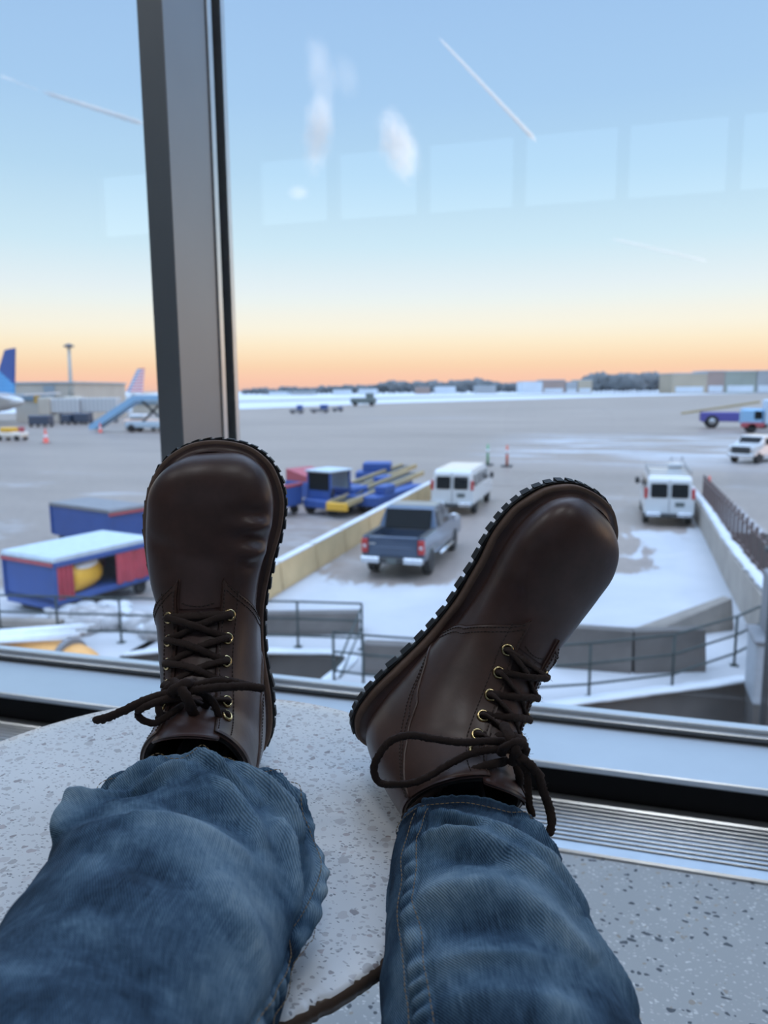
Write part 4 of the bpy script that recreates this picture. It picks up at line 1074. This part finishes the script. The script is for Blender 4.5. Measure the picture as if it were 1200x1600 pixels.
# yellow drum-like bag in the open cart
ux = np.array([math.cos(CA), -math.sin(CA)]); uy = np.array([math.sin(CA), math.cos(CA)])
bp = cc+ux*(-.52)+uy*1.12
t = empty('duffel_bag', (bp[0], bp[1], GZ+.52), -CA+.35, 'fat yellow-orange bag with a white panel lying in the open baggage cart', 'bag')
m = MB(); m.lathe([(.02, -.70), (.30, -.68), (.40, -.58), (.43, -.2), (.43, .25), (.38, .55), (.25, .66), (.02, .68)], (0, 0, .38), 'Y', 28); m.build('body', yel, t, True)
m = MB(); m.ball((.12, 0, .66), (.30, .62, .14), 3); m.build('panel', white_b, t, True)
baggage_cart(G(218, 863)[:2]+np.array([-.3, 1.0]), math.radians(-72), 3.6, 1.6, 1.62, 'blue baggage cart with a red band, parked behind the near cart', False)
baggage_cart(G(-120, 915)[:2], math.radians(-60), 2.6, 1.5, 1.9, 'blue baggage cart at the far left edge behind the near cart', False)

def flat_cart(p, ang, L, label):
    t = empty('baggage_dolly', (p[0], p[1], GZ), -ang, label, 'baggage cart')
    m = MB(); m.box(-.8, .8, 0, L, .45, .55, .01); m.build('deck', bblue, t)
    m = MB(); m.box(-.8, .8, -.02, .04, .5, 1.35, .01); m.build('end_panel', bblue, t); m = MB(); m.box(-.82, -.74, 0, L, .5, 1.25); m.build('side_panel', bblue, t)
    m = MB(); m.box(-.84, .84, -.05, .06, 1.35, 1.50, .02); m.build('top_band', bred2, t)
    for yy in (.4, L-.4):
        for s in (-1, 1): wheel(t, s*.7, yy, .22, .14, s)
    return t
q = G(450, 812); flat_cart((q[0]-.2, q[1]+1.0), math.radians(-78), 3.0, 'blue baggage dolly with a red top band beside the left boot')
def tractor(p, ang, label):
    t = empty('baggage_tractor', (p[0], p[1], GZ), -ang, label, 'tractor')
    m = MB(); m.box(-.75, .75, 0, 3.3, .35, .75, .06); m.box(-.72, .72, 1.9, 3.2, .75, 1.15, .08); m.build('body', bblue, t)
    m = MB()
    for xx in (-.68, .68):
        for yy in (.35, 1.75): m.box(xx-.04, xx+.04, yy-.04, yy+.04, .7, 2.0)
    m.box(-.72, .72, .31, .39, .7, 1.15); m.build('cab_frame', bblue, t)
    m = MB(); m.box(-.78, .78, .2, 1.9, 2.0, 2.1, .03); m.build('cab_roof', froof, t)
    for yy in (.35, 1.75):
        m = MB(); m.box(-.64, .64, yy-.01, yy+.01, 1.15, 1.98); m.build('cab_window', glass_d if yy < 1 else plain('pale_glass', (.35, .42, .46), .2), t)
    m = MB(); m.box(-.3, .3, .7, 1.1, .75, 1.2, .04); m.build('driver_seat', blkp, t)
    for yy in (.5, 2.7):
        for s in (-1, 1): wheel(t, s*.7, yy, .32, .2, s)
    return t
q = G(492, 806); tractor((q[0], q[1]), math.radians(20), 'blue baggage tractor with a pale roofed cab behind the barrier')
def belt_loader(p, ang, L, label, z0=.62, z1=1.15):
    t = empty('belt_loader', (p[0], p[1], GZ), -ang, label, 'belt loader')
    m = MB(); m.box(-1.0, 1.0, 1.6, L-2.0, .35, .85, .06); m.build('chassis', bblue, t)
    m = MB(); m.box(.45, 1.0, 2.4, 3.6, .85, 1.25, .05); m.build('driver_deck', bblue, t)
    A0, B0 = Vector((-.25, 0, z0)), Vector((-.25, L, z1))
    m = MB(); m.bar(A0, B0, .78, .10); m.build('belt', blkp, t)
    for s in (-1, 1): m = MB(); o_ = Vector((s*.46, 0, .05)); m.bar(A0+o_, B0+o_, .12, .24); m.build('side_rail', plain('belt_rail_paint', (.42, .33, .18), .5), t)
    m = MB(); m.box(-.78, .28, -.12, .10, z0-.25, z0+.12, .04); m.build('end_bumper', yel, t)
    for yy in (2.2, L-2.6):
        for s in (-1, 1): wheel(t, s*.85, yy, .33, .22, s)
    m = MB(); m.bar((-.25, 1.8, .8), (-.25, 2.6, .95), .12); m.build('lift_strut', blkp, t)
    return t
belt_loader((-11.55, 32.2), math.radians(9), 9.0, 'belt loader with tan side rails and a dark belt behind the barrier')
belt_loader((-12.9, 36.0), math.radians(12), 8.0, 'second belt loader, half hidden on the far side of the first', .65, 1.25)
q = G(552, 783); t = empty('loader_body', (q[0]-1.6, q[1]-1.0, GZ), math.radians(62), 'blue service cart with a sloping red panel beside the tractor', 'service cart')
m = MB(); m.box(-.9, .9, -1.8, 1.6, .35, 1.15, .05); m.build('body', bblue, t)
m = MB(); m.prism([(-1.8, 1.15), (1.5, 1.15), (1.5, 1.75)], -.85, .85, .02); m.build('sloping_panel', bred2, t)
for yy in (-1.1, 1.0):
    for s in (-1, 1): wheel(t, s*.8, yy, .3, .2, s)
q = G(585, 772); t = empty('service_cart', (q[0], q[1]+2, GZ), .2, 'small dark blue service cart behind the belt loaders', 'service cart')
m = MB(); m.box(-1.6, 1.4, -.8, .8, .4, 1.1, .05); m.box(-1.2, .4, -.7, .7, 1.1, 1.6, .05); m.build('body', bblue, t)
for xx in (-1.0, .9):
    for s in (-1, 1): wheel(t, xx, s*.7, .3, .2, s)

# snowy rubble and the covered yellow equipment in the near left corner
rub = plain('dirty_snow', (.38, .37, .37), .9, 0, .5, 3, bump=.4)
q = G(175, 1000); m = MB()
random.seed(3)
for k in range(60):
    x = random.uniform(-2.6, 2.6); y = random.uniform(-.5, .9); r = random.uniform(.10, .34)
    m.ball((x, y, r*.35), (r*1.3, r, r*.75), 2, .5, k)
o = m.build('snow_heap', rub, None, True); o.location = (q[0], q[1]+.75, GZ); tag(o, 'heap of dirty lumpy snow between the near baggage cart and the left boot', 'snow', kind='stuff')
m = MB(); random.seed(5)
for k in range(34):
    x = random.uniform(-2.7, 2.7); y = random.uniform(-.3, 1.1); r = random.uniform(.12, .3)
    m.ball((x, y, r*.75), (r*1.5, r, r*.42), 2, .4, k+70)
o = m.build('snow_heap', snow, None, True); o.location = (q[0], q[1]+1.0, GZ); tag(o, 'white snow lying over the lumpy heap below the red curtain', 'snow', kind='stuff')
q = G(110, 1046); t = empty('covered_equipment', (q[0]-1.35, q[1]+.55, GZ), math.radians(-8), 'rounded yellow-orange equipment cover with a grey strap in the lower left corner of the window', 'equipment')
m = MB(); m.ball((0, 0, .10), (1.85, .55, .36), 4); m.build('cover', plain('orange_cover', (.72, .36, .10), .5), t, True)
m = MB(); m.lathe([(.43, -.07), (.45, -.07), (.45, .07), (.43, .07)], (1.05, 0, .06), 'X', 30); m.build('strap', gb, t, True)
t = empty('white_sheeting', (q[0]-1.7, q[1]+.30, GZ+.30), math.radians(18), 'bundle of white plastic sheeting heaped on the yellow equipment', 'sheeting')
for k in range(9):
    m = MB(); m.bar((-1.6+.05*k, -.25+.07*k, .10+.02*(k % 3)), (1.3+.10*(k % 4), -.35+.13*k, .22+.03*(k % 2)), .13, .06, n=8); m.build('fold', white_b, t, True)

# ------------------------------------------------------------ far apron
def cone(p, label, s=1.0):
    t = empty('traffic_cone', (p[0], p[1], GZ), 0, label, 'traffic cone')
    cr_ = plain('cone_orange', (.85, .12, .08), .5)
    m = MB(); m.lathe([(.22*s, .04), (.20*s, .05), (.04*s, 1.05*s), (.03*s, 1.08*s)], n=16); m.build('cone', cr_, t, True)
    m = MB(); m.box(-.3*s, .3*s, -.3*s, .3*s, 0, .05); m.build('foot', blkp, t)
    m = MB(); m.lathe([(.145*s, .42*s), (.150*s, .43*s), (.115*s, .62*s), (.11*s, .62*s)], n=16); m.build('reflective_band', white_b, t, True)
cone(G(72, 692), 'red traffic cone alone on the apron in front of the terminal', 1.5)
cone(G(157, 676), 'small red traffic cone at the foot of the boarding stairs', 1.3)
cone(G(1107, 775), 'red cone at the far end of the ramp parapet, right of the white van', 1.0)
def bollard(p, col, label, h=1.6):
    t = empty('marker_post', (p[0], p[1], GZ), 0, label, 'marker post')
    m = MB(); m.bar((0, 0, .08), (0, 0, h), .22, .16, n=12); m.build('post', col, t, True); m = MB(); m.box(-.4, .4, -.4, .4, 0, .1, .02); m.build('foot', blkp, t)
    m = MB(); m.bar((0, 0, h*.6), (0, 0, h*.75), .25, .24, n=12); m.build('band', white_b, t, True)
bollard(G(762, 727), plain('green_marker', (.15, .38, .2), .5), 'green marker post on the apron behind the left white van')
bollard(G(792, 729), plain('red_marker', (.60, .14, .08), .5), 'red marker post standing on a snowy base behind the left white van')
# carts in the middle distance
for (x, y, w, lab) in ((464, 646, 3.2, 'small dark baggage vehicle, leftmost of three far out on the apron'), (500, 645, 4.6, 'small blue-topped vehicle, middle of three far out on the apron'), (528, 643, 2.6, 'low cart, rightmost of three far out on the apron')):
    p = G(x, y); t = empty('service_vehicle', (p[0], p[1], GZ), .1, lab, 'service vehicle')
    m = MB(); m.box(-w/2, w/2, -.9, .9, .35, 1.0, .06); m.build('body', gb, t); m = MB(); m.box(w*.05, w*.42, -.8, .8, 1.0, 2.0 if w > 3 else 1.3, .06); m.build('cab', bblue, t)
    for xx in (-w*.33, w*.33):
        for s in (-1, 1): wheel(t, xx, s*.85, .33, .25, s).rotation_euler = (0, 0, 0)
p = G(568, 634); t = empty('snow_plough', (p[0], p[1], GZ), 0, 'dark grey-green machine standing at the edge of the far snow field', 'machine')
m = MB(); m.box(-4.5, 4.5, -1.2, 1.2, .8, 2.8, .3); m.box(1, 3.6, -1.1, 1.1, 2.8, 4.4, .3); m.build('body', plain('machine_green', (.16, .20, .20), .6), t)
for xx in (-3, 3):
    for s in (-1, 1): wheel(t, xx, s*1.1, .8, .5, s)
# purple-blue loader and truck at the right edge
q = G(1112, 669); 
t = empty('belt_loader', (q[0], q[1]+1, GZ), 0, 'purple-blue belt loader with a tan belt far off at the right edge', 'belt loader')
m = MB(); m.box(-1.5, 8, -1, 1, .9, 2.2, .1); m.build('chassis', plain('purple_paint', (.10, .09, .34), .5), t)
m = MB(); m.bar((-4, 0, 2.0), (6, 0, 3.6), .9, .3); m.build('belt', plain('belt_rail_paint', (.42, .33, .18), .5), t)
for xx in (0, 6.5):
    for s in (-1, 1):
        m = MB(); m.lathe([(.45, -.2), (.85, -.2), (.9, 0), (.85, .2), (.45, .2)], (xx, s*1.0, .9), 'Y', 24); w_ = m.build('wheel', tyre, t, True)
        m = MB(); m.lathe([(.02, -.22), (.45, -.22), (.45, .22), (.02, .22)], (xx, s*1.0, .9), 'Y', 20); m.build('rim', rim, w_, True)
q = G(1178, 672); t = empty('catering_truck', (q[0], q[1]-6, GZ), 0, 'pale blue-white box truck behind the utility truck at the right edge', 'truck')
m = MB(); m.box(0, 9, -1.2, 1.2, 1.0, 4.1, .15); m.build('box_body', plain('pale_box_paint', (.50, .62, .74), .4), t)
m = MB(); m.box(-2.6, -.1, -1.15, 1.15, .9, 3.0, .25); m.build('cab', lblue, t); m = MB(); m.box(-1.2, -.3, -1.2, -1.1, 1.7, 2.7, .05); m.build('cab_window', glass_d, t)
m = MB(); m.box(-2.7, 0, -1.25, -1.15, .7, 1.3, .05); m.build('red_skirt', bred2, t)
for xx in (-1.4, 4.5, 7):
    for s in (-1, 1):
        m = MB(); m.lathe([(.3, -.2), (.55, -.2), (.6, 0), (.55, .2), (.3, .2)], (xx, s*1.05, .6), 'Y', 20); m.build('wheel', tyre, t, True)

# boarding stairs truck
q = G(168, 674); t = empty('boarding_stairs', (q[0], q[1], GZ), 0, 'light blue mobile boarding stairs rising to the right on a truck', 'boarding stairs')
m = MB(); m.prism([(0, .3), (0, .9), (7.6, 5.1), (14.5, 5.1), (14.5, 4.4), (8.1, 4.4), (.9, .3)], -.9, .9, .02); o = m.build('stair_flight', lblue, t)
o.rotation_euler = (0, 0, -PI/2); o.location = (-2.5, 0, 0)
m = MB(); m.box(3.6, 11.8, -1.1, 1.1, .6, 1.4, .1); m.box(9.2, 11.6, -1.1, 1.1, 1.4, 2.8, .2); m.build('truck_body', plain('pale_truck_paint', (.42, .52, .60), .4), t)
m = MB(); m.box(9.6, 10.8, -1.15, -1.05, 1.8, 2.6, .03); m.build('cab_window', glass_d, t)
m = MB(); m.bar((6, 0, 1.4), (9.5, 0, 4.4), .25); m.bar((9.5, 0, 1.4), (6, 0, 4.4), .25); m.build('scissor_lift', blkp, t)
for xx in (4.8, 10.6):
    for s in (-1, 1):
        m = MB(); m.lathe([(.3, -.2), (.5, -.2), (.55, 0), (.5, .2), (.3, .2)], (xx, s*1.05, .55), 'Y', 20); m.build('wheel', tyre, t, True)
# carts under the terminal
for (x, y, w, h, mm, lab) in ((65, 667, 3.9, 1.5, navy, 'dark blue covered cart, leftmost of three under the jet bridge'), (107, 663, 1.9, 1.4, navy, 'small dark blue cart, middle of three under the jet bridge'), (131, 663, 3.0, 1.6, navy, 'dark blue covered cart, rightmost of three under the jet bridge')):
    p = G(x, y); t = empty('covered_cart', (p[0], p[1], GZ), 0, lab, 'cart')
    m = MB(); m.box(-w/2, w/2, -.8, .8, .4, .4+h, .1); m.build('body', mm, t)
    for xx in (-w*.35, w*.35):
        for s in (-1, 1): m = MB(); m.lathe([(.1, -.1), (.28, -.1), (.28, .1), (.1, .1)], (xx, s*.8, .28), 'Y', 14); m.build('wheel', tyre, t, True)
p = G(22, 688); t = empty('service_car', (p[0], p[1], GZ), .05, 'cream white service vehicle on the apron at the left edge', 'service vehicle')
m = MB(); m.box(-2.2, 1.6, -.8, .8, .35, 1.0, .15); m.build('body', plain('cream_paint', (.72, .66, .58), .4), t); m = MB(); m.box(-1.4, .2, -.7, .7, 1.0, 1.55, .1); m.build('load', yel, t)
m = MB(); m.box(.9, 1.4, -.3, .3, 1.0, 1.6, .05); m.build('marker', bred2, t)
for xx in (-1.4, 1.0):
    for s in (-1, 1): m = MB(); m.lathe([(.1, -.1), (.32, -.1), (.32, .1), (.1, .1)], (xx, s*.75, .32), 'Y', 14); m.build('wheel', tyre, t, True)
p = G(225, 672); t = empty('service_car', (p[0], p[1], GZ), .0, 'orange and white vehicles beside the mullion under the boarding stairs', 'service vehicle')
m = MB(); m.box(-3, 3.4, -.9, .9, .5, 1.6, .2); m.build('body', plain('peach_paint', (.72, .50, .38), .4), t); m = MB(); m.box(-2, .6, -.8, .8, 1.6, 2.4, .2); m.build('cab', wht, t)
for xx in (-2.0, 2.2):
    for s in (-1, 1): m = MB(); m.lathe([(.1, -.1), (.42, -.1), (.42, .1), (.1, .1)], (xx, s*.85, .42), 'Y', 14); m.build('wheel', tyre, t, True)

# parked airliner, only its tail shows
def airliner(p, yaw, L, fin_m, label, name='airliner'):
    t = empty(name, (p[0], p[1], GZ), yaw, label, 'airliner')
    m = MB(); m.lathe([(.15, 0), (.6, .6), (1.5, 5), (1.88, 9), (1.88, L-6), (1.6, L-3), (.9, L-.8), (.1, L)], (0, 0, 3.7), 'X', 28); o = m.build('fuselage', wht, t, True)
    fin = [(2.2, 5.0), (5.4, 5.3), (8.2, 5.4), (3.6, 12.2), (1.0, 12.4)]
    m = MB(); n = bmesh.new()
    A = [n.verts.new((x, -.14, z)) for x, z in fin]; B = [n.verts.new((x, .14, z)) for x, z in fin]
    n.faces.new(A); n.faces.new(B[::-1])
    for i in range(5): n.faces.new((A[i], B[i], B[(i+1) % 5], A[(i+1) % 5]))
    m.add(n); m.build('tail_fin', fin_m, t)
    for s in (-1, 1):
        for (x0, x1, y1, x2, x3, z) in ((1.6, 5.2, 6.5, .6, 2.2, 4.6), (L*.42, L*.60, 16, L*.36, L*.41, 3.0)):
            n = bmesh.new(); vs = [n.verts.new((x, s*y, z+dz+y*.06)) for dz in (0, .25) for x, y in ((x0, 1.2), (x1, 1.2), (x3, y1), (x2, y1))]
            for f in ((0, 1, 2, 3), (7, 6, 5, 4), (0, 4, 5, 1), (1, 5, 6, 2), (2, 6, 7, 3), (3, 7, 4, 0)): n.faces.new([vs[i] for i in f])
            m = MB(); m.add(n); m.build('wing' if y1 > 10 else 'tailplane', wht, t)
        m = MB(); m.lathe([(.6, 0), (1.0, .3), (1.05, 2), (.6, 4)], (L*.52, s*5.5, 2.0), 'X', 20); m.build('engine', wht, t, True)
        m = MB(); m.bar((L*.48, s*2.6, 0.5), (L*.48, s*2.6, 3.2), .35); m.lathe([(.1, -.2), (.5, -.2), (.5, .2), (.1, .2)], (L*.48, s*2.6, .5), 'Y', 14); m.build('landing_gear', tyre, t)
    return t
fM = Mat('blue_tail_livery'); c = fM.coords(); s3 = fM.n('ShaderNodeSeparateXYZ'); fM.l(c, s3.inputs[0])
k_ = fM.math('ADD', fM.math('MULTIPLY', s3.outputs[0], -.62), s3.outputs[2]); low = fM.math('LESS_THAN', k_, 5.4)
wv_ = fM.n('ShaderNodeTexWave', wave_type='RINGS'); fM.l(c, wv_.inputs['Vector']); wv_.inputs['Scale'].default_value = .5
fM.bsdf(fM.mix(low, (.02, .09, .34), fM.ramp(wv_.outputs['Fac'], [(.3, (.03, .26, .62)), (.6, (.06, .36, .72)), (.9, (.18, .50, .80))])), .4); blue_fin = fM.m
p = G(-90, 664)
tA = airliner((p[0]-19, p[1]+10), PI-.32, 37, blue_fin, 'airliner with a deep blue tail fin parked at the terminal, left edge of the view')
pt = G(6, 664); tA.location = (pt[0]+3.2, pt[1]+1.5, GZ); tA.scale = (1.2, 1.2, 1.08)
fM = Mat('striped_tail'); c = fM.coords(); w2 = fM.n('ShaderNodeTexWave', bands_direction='Z'); fM.l(c, w2.inputs['Vector']); w2.inputs['Scale'].default_value = .35
s3 = fM.n('ShaderNodeSeparateXYZ'); fM.l(c, s3.inputs[0]); lr = fM.math('LESS_THAN', fM.math('ADD', fM.math('MULTIPLY', s3.outputs[0], 1.0), fM.math('MULTIPLY', s3.outputs[2], .7)), 10.6)
fM.bsdf(fM.mix(fM.math('GREATER_THAN', w2.outputs['Fac'], .5), (.75, .75, .76), fM.mix(lr, (.10, .18, .40), (.70, .12, .14))), .5)
pt = G(236, 641); airliner((pt[0]+2, pt[1], GZ), PI-.1, 37, fM.m, 'distant white airliner with a red and blue striped tail beside the mullion').location = (pt[0]-.5, pt[1], GZ)

# terminal, jet bridges, light mast
beige = plain('terminal_beige', (.54, .50, .43), .8, nscale=.2); tglass = plain('terminal_glass', (.20, .28, .34), .2)
def at_far(x, y, D): q = atD(x, y, D); return q
def far_box(name, label, cat, x0, x1, ytop, D, depth, mat, parts=()):
    """building whose front spans pixel columns x0..x1 at distance D"""
    a, b_, tp = atD(x0, 610, D), atD(x1, 610, D), atD((x0+x1)/2, ytop, D)
    w = np.linalg.norm((b_-a)[:2]); ang = math.atan2(b_[1]-a[1], b_[0]-a[0]); h = tp[2]-GZ
    t = empty(name, (a[0], a[1], GZ), ang, label, cat)
    m = MB(); m.box(0, w, 0, depth, 0, h); m.build('walls', mat, t)
    m = MB(); m.box(-.3, w+.3, -.3, depth+.3, h, h+max(.3, h*.04)); m.build('roof', froof, t)
    for (nm, u0, u1, v0, v1, pm) in parts:
        m = MB(); m.box(w*u0, w*u1, -.25, .1, h*v0, h*v1); m.build(nm, pm, t)
    return t, w, h
far_box('terminal_building', 'beige terminal building behind the blue airliner tail', 'building', 22, 116, 599, 150, 30, beige, (('window_band', .12, .52, .55, .70, tglass), ('tower_block', .50, .68, .6, .95, plain('terminal_grey', (.30, .36, .40), .5)), ('yellow_sign', .33, .44, .5, .68, yel)))
far_box('terminal_building', 'low beige pier building beside the mullion', 'building', 205, 250, 619, 200, 20, beige, (('window_band', .1, .9, .5, .7, tglass),))
rib = Mat('ribbed_bridge'); c = rib.coords(); w3 = rib.n('ShaderNodeTexWave', bands_direction='X'); rib.l(c, w3.inputs['Vector']); w3.inputs['Scale'].default_value = .42
rib.bsdf(rib.ramp(w3.outputs['Fac'], [(.2, (.42, .44, .46)), (.8, (.60, .62, .63))]), .6)
for (x0, x1, yt, D, lab) in ((78, 122, 623, 140, 'ribbed grey jet bridge nearest the blue airliner'), (120, 182, 622, 141, 'longer ribbed grey jet bridge left of the boarding stairs')):
    a, b_ = atD(x0, yt, D), atD(x1, yt, D); w = np.linalg.norm((b_-a)[:2]); ang = math.atan2(b_[1]-a[1], b_[0]-a[0])
    t = empty('jet_bridge', (a[0], a[1], GZ), ang, lab, 'jet bridge'); h = a[2]-GZ
    m = MB(); m.box(0, w, 0, 2.6, h-2.6, h, .1); m.build('tunnel', rib.m, t)
    m = MB(); m.box(-2.2, 0, -.6, 3.2, h-3, h+.3, .2); m.build('cab', beige, t)
    for xx in (w*.25, w*.9): m = MB(); m.box(xx-.3, xx+.3, 1, 1.6, 0, h-2.6); m.build('leg', gb, t)
D = 150; a = atD(112, 640, D); tp = atD(107.5, 540, D)
t = empty('light_mast', (a[0], a[1], GZ), 0, 'tall slim light mast rising behind the terminal at the left', 'light mast'); h = tp[2]-GZ
m = MB(); m.bar((0, 0, 0), (tp[0]-a[0], tp[1]-a[1], h), .95, .55, n=16); m.build('mast', plain('mast_paint', (.42, .42, .38), .6), t, True)
m = MB(); m.lathe([(.2, -.5), (.6, -.3), (.7, .1), (.3, .4)], (tp[0]-a[0], tp[1]-a[1], h), 'Z', 16)
for k in range(6): m.box(tp[0]-a[0]+.7*math.cos(k)-.2, tp[0]-a[0]+.7*math.cos(k)+.2, tp[1]-a[1]+.7*math.sin(k)-.2, tp[1]-a[1]+.7*math.sin(k)+.2, h-.3, h+.1)
m.build('lamp_head', gb, t, True)

# far side: trees and buildings along the horizon
tree_m = plain('winter_tree_foliage', (.17, .185, .195), .95, 0, .3, .05); trunk_m = plain('tree_trunk', (.09, .075, .065), .9)
random.seed(11)
D0 = 900
pr0 = empty('bare_tree', (0, 0, 0)); m = MB()
for k in range(11): a_ = random.uniform(0, 6.3); r_ = random.uniform(0, 6); m.ball((r_*math.cos(a_), r_*math.sin(a_)*.6, random.uniform(3.5, 8.5)), (random.uniform(3, 5.5), 3, random.uniform(2, 3.8)), 2, .7, k)
m.build('crown', tree_m, pr0, True); m = MB(); m.bar((0, 0, 0), (0, 0, 6), .8, .4, n=8); m.build('trunk', trunk_m, pr0)
specs = []
for x in np.arange(384, 600, 9): specs.append((x, .62+.35*((x-384)/216)+random.uniform(-.12, .12), 0))
for x in np.arange(600, 770, 8): specs.append((x, 1.15+.35*math.exp(-((x-735)/18)**2)+random.uniform(-.15, .2), 1))
for x in np.arange(770, 830, 9): specs.append((x, .95+random.uniform(-.1, .1), 2))
for x in np.arange(925, 1050, 7): specs.append((x, 1.5+.5*math.exp(-((x-940)/12)**2)+.35*math.exp(-((x-1000)/25)**2)+random.uniform(-.2, .2), 3))
labs = ['grey-green winter tree on the low far horizon right of the mullion', 'dark winter tree on the rising far horizon above the left white van', 'winter tree on the far horizon straight above the right boot', 'tall dark winter tree in the clump left of the far hangars']
for i, (x, s_, g_) in enumerate(specs):
    o = pr0 if i == 0 else dup(pr0)
    q = atD(x, 612, D0+random.uniform(-60, 60)); o.location = (q[0], q[1], GZ); k = s_*.98
    o.scale = (k*random.uniform(.9, 1.2), k, k); o.rotation_euler = (0, 0, random.uniform(0, 6))
    tag(o, labs[g_], 'tree', ['trees low on the horizon', 'trees on the rising horizon', 'trees above the right boot', 'trees left of the hangars'][g_])
fb = {'g': plain('far_grey_wall', (.36, .38, .40), .8, nscale=.05), 'b': plain('far_brown_wall', (.34, .26, .23), .8, nscale=.05), 't': plain('far_tan_wall', (.44, .38, .29), .8, nscale=.05), 'w': plain('far_white_wall', (.60, .66, .72), .8, nscale=.05), 'n': plain('far_green_wall', (.30, .33, .29), .8, nscale=.05)}
for (x0, x1, yt, k, lab) in ((420, 448, 612, 'w', 'pale low building on the horizon above the three far carts'), (455, 490, 611.5, 'g', 'grey low building on the horizon, second right of the mullion'), (520, 548, 609, 'w', 'white low building on the horizon left of the far dark machine'),
    (560, 590, 608, 'w', 'white low building on the horizon directly above the far dark machine'), (650, 672, 604.5, 'b', 'brownish low building among the far trees above the left van'), (680, 712, 604, 'w', 'white building among the far trees above the left van'), (745, 775, 602.5, 'g', 'grey building on the horizon just left of the right boot toe'),
    (815, 848, 596.5, 'w', 'white hangar with a sloping roof above the right boot toe'), (847, 883, 594, 'b', 'brown block-like building above the right boot toe'), (884, 902, 597, 'g', 'small grey building right of the brown block on the horizon'), (903, 925, 594, 't', 'small tan building left of the tall far trees'),
    (1050, 1104, 584, 't', 'long tan hangar on the horizon, left of the peach one'), (1104, 1132, 580.5, 'b', 'peach-brown hangar between the tan and green hangars'), (1131, 1182, 580.5, 'n', 'wide grey-green hangar near the right edge of the horizon'), (1180, 1225, 580, 'g', 'last hangar at the right edge of the horizon')):
    D = 800 if x0 < 1040 else 620
    far_box('far_building', lab, 'building', x0, x1, yt, D, 30, fb[k], (('door_band', .1, .9, .05, .35, fb['w']),) if x0 > 800 else ())
# ------------------------------------------------------------ contrails and small clouds
def volmat(name, dens, het=None):
    M = Mat(name); v = M.n('ShaderNodeVolumePrincipled'); v.inputs['Color'].default_value = (1, 1, 1, 1); v.inputs['Anisotropy'].default_value = 0
    if het is None: v.inputs['Density'].default_value = dens
    else: M.l(het(M, dens), v.inputs['Density'])
    M.l(v.outputs[0], M.out.inputs['Volume']); return M.m
def contrail(x0, y0, x1, y1, r0, r1, dens, label, D=3000):
    a, b_ = atD(x0, y0, D), atD(x1, y1, D); n = 40
    P = [a+(b_-a)*t for t in np.linspace(0, 1, n)]; V = []; F = []
    u = np.cross(b_-a, fwd); u /= np.linalg.norm(u); w = np.cross(b_-a, u); w /= np.linalg.norm(w)
    for i, p in enumerate(P):
        t = i/(n-1); r = (r0+(r1-r0)*t)*(1+.22*mnoise.noise(Vector((i*.8, x0, 0))))*min(1, .3+t*12, .15+(1-t)*14)
        for k in range(10): q = 2*PI*k/10; V.append(p-a+r*(u*math.cos(q)+w*math.sin(q)))
    F = grid_faces(10, n, True)+[tuple(range(10))[::-1], tuple((n-1)*10+k for k in range(10))]
    o = link_mesh('contrail', V, F, volmat('contrail_vapour', dens)); o.location = tuple(a); return tag(o, label, 'contrail')
contrail(838, 221, 684, 57, 10, 5, .060, 'bright straight contrail slanting down to the right in the upper sky')
contrail(66, 143, 226, 194, 9, 11, .050, 'broken faint contrail in the left pane')
contrail(0, 118, 62, 142, 7, 5, .020, 'thinnest contrail wisp at the upper left edge of the left pane')
contrail(955, 373, 1108, 409, 8, 8, .022, 'faint short contrail low in the sky at the right')
def cloud(cx, cy, w, h, tilt, dens, seed, label, D=3000):
    c = atD(cx, cy, D); k = D/FPX
    def het(M, dn):
        t = M.n('ShaderNodeTexCoord'); ln = M.n('ShaderNodeVectorMath', operation='LENGTH'); M.l(t.outputs['Object'], ln.inputs[0])
        mp = M.n('ShaderNodeMapping'); M.l(t.outputs['Object'], mp.inputs[0]); mp.inputs['Scale'].default_value = (1, 1, h/w*.55); mp.inputs['Location'].default_value = (seed, seed*2, 0)
        nz = M.noise(mp.outputs[0], 2.1, 4, .62, .9)
        f = M.math('SUBTRACT', 1.0, ln.outputs['Value']); f = M.math('ADD', M.math('MULTIPLY', f, .85), M.math('MULTIPLY', M.math('SUBTRACT', nz, .55), 1.9))
        f = M.math('MULTIPLY', f, 1.6, True); edge_ = M.math('MULTIPLY', M.math('SUBTRACT', 1.0, ln.outputs['Value']), 4, True)
        return M.math('MULTIPLY', M.math('MULTIPLY', f, edge_), dn)
    m = MB(); m.ball((0, 0, 0), 1, 3); o = m.build('cloud', volmat('cloud_vapour', dens, het)); o.location = tuple(c)
    o.scale = (w*k*.5, w*k*.5, h*k*.5); o.rotation_euler = (0, math.radians(tilt), -YAW)
    return tag(o, label, 'cloud')
cloud(497, 205, 62, 150, 12, .011, 1.3, 'puffy white cloud streak, left of the pair right of the mullion')
cloud(622, 228, 72, 150, -22, .011, 4.1, 'puffy white cloud streak, right of the pair in the upper sky')
cloud(500, 108, 60, 130, -10, .003, 7.7, 'thin wispy cloud above the left puffy streak')
cloud(540, 120, 50, 90, -20, .0018, 9.1, 'faintest cloud wisp beside the thin one near the top')
cloud(466, 301, 46, 26, 0, .006, 11.9, 'tiny cloud shred below the left puffy streak')
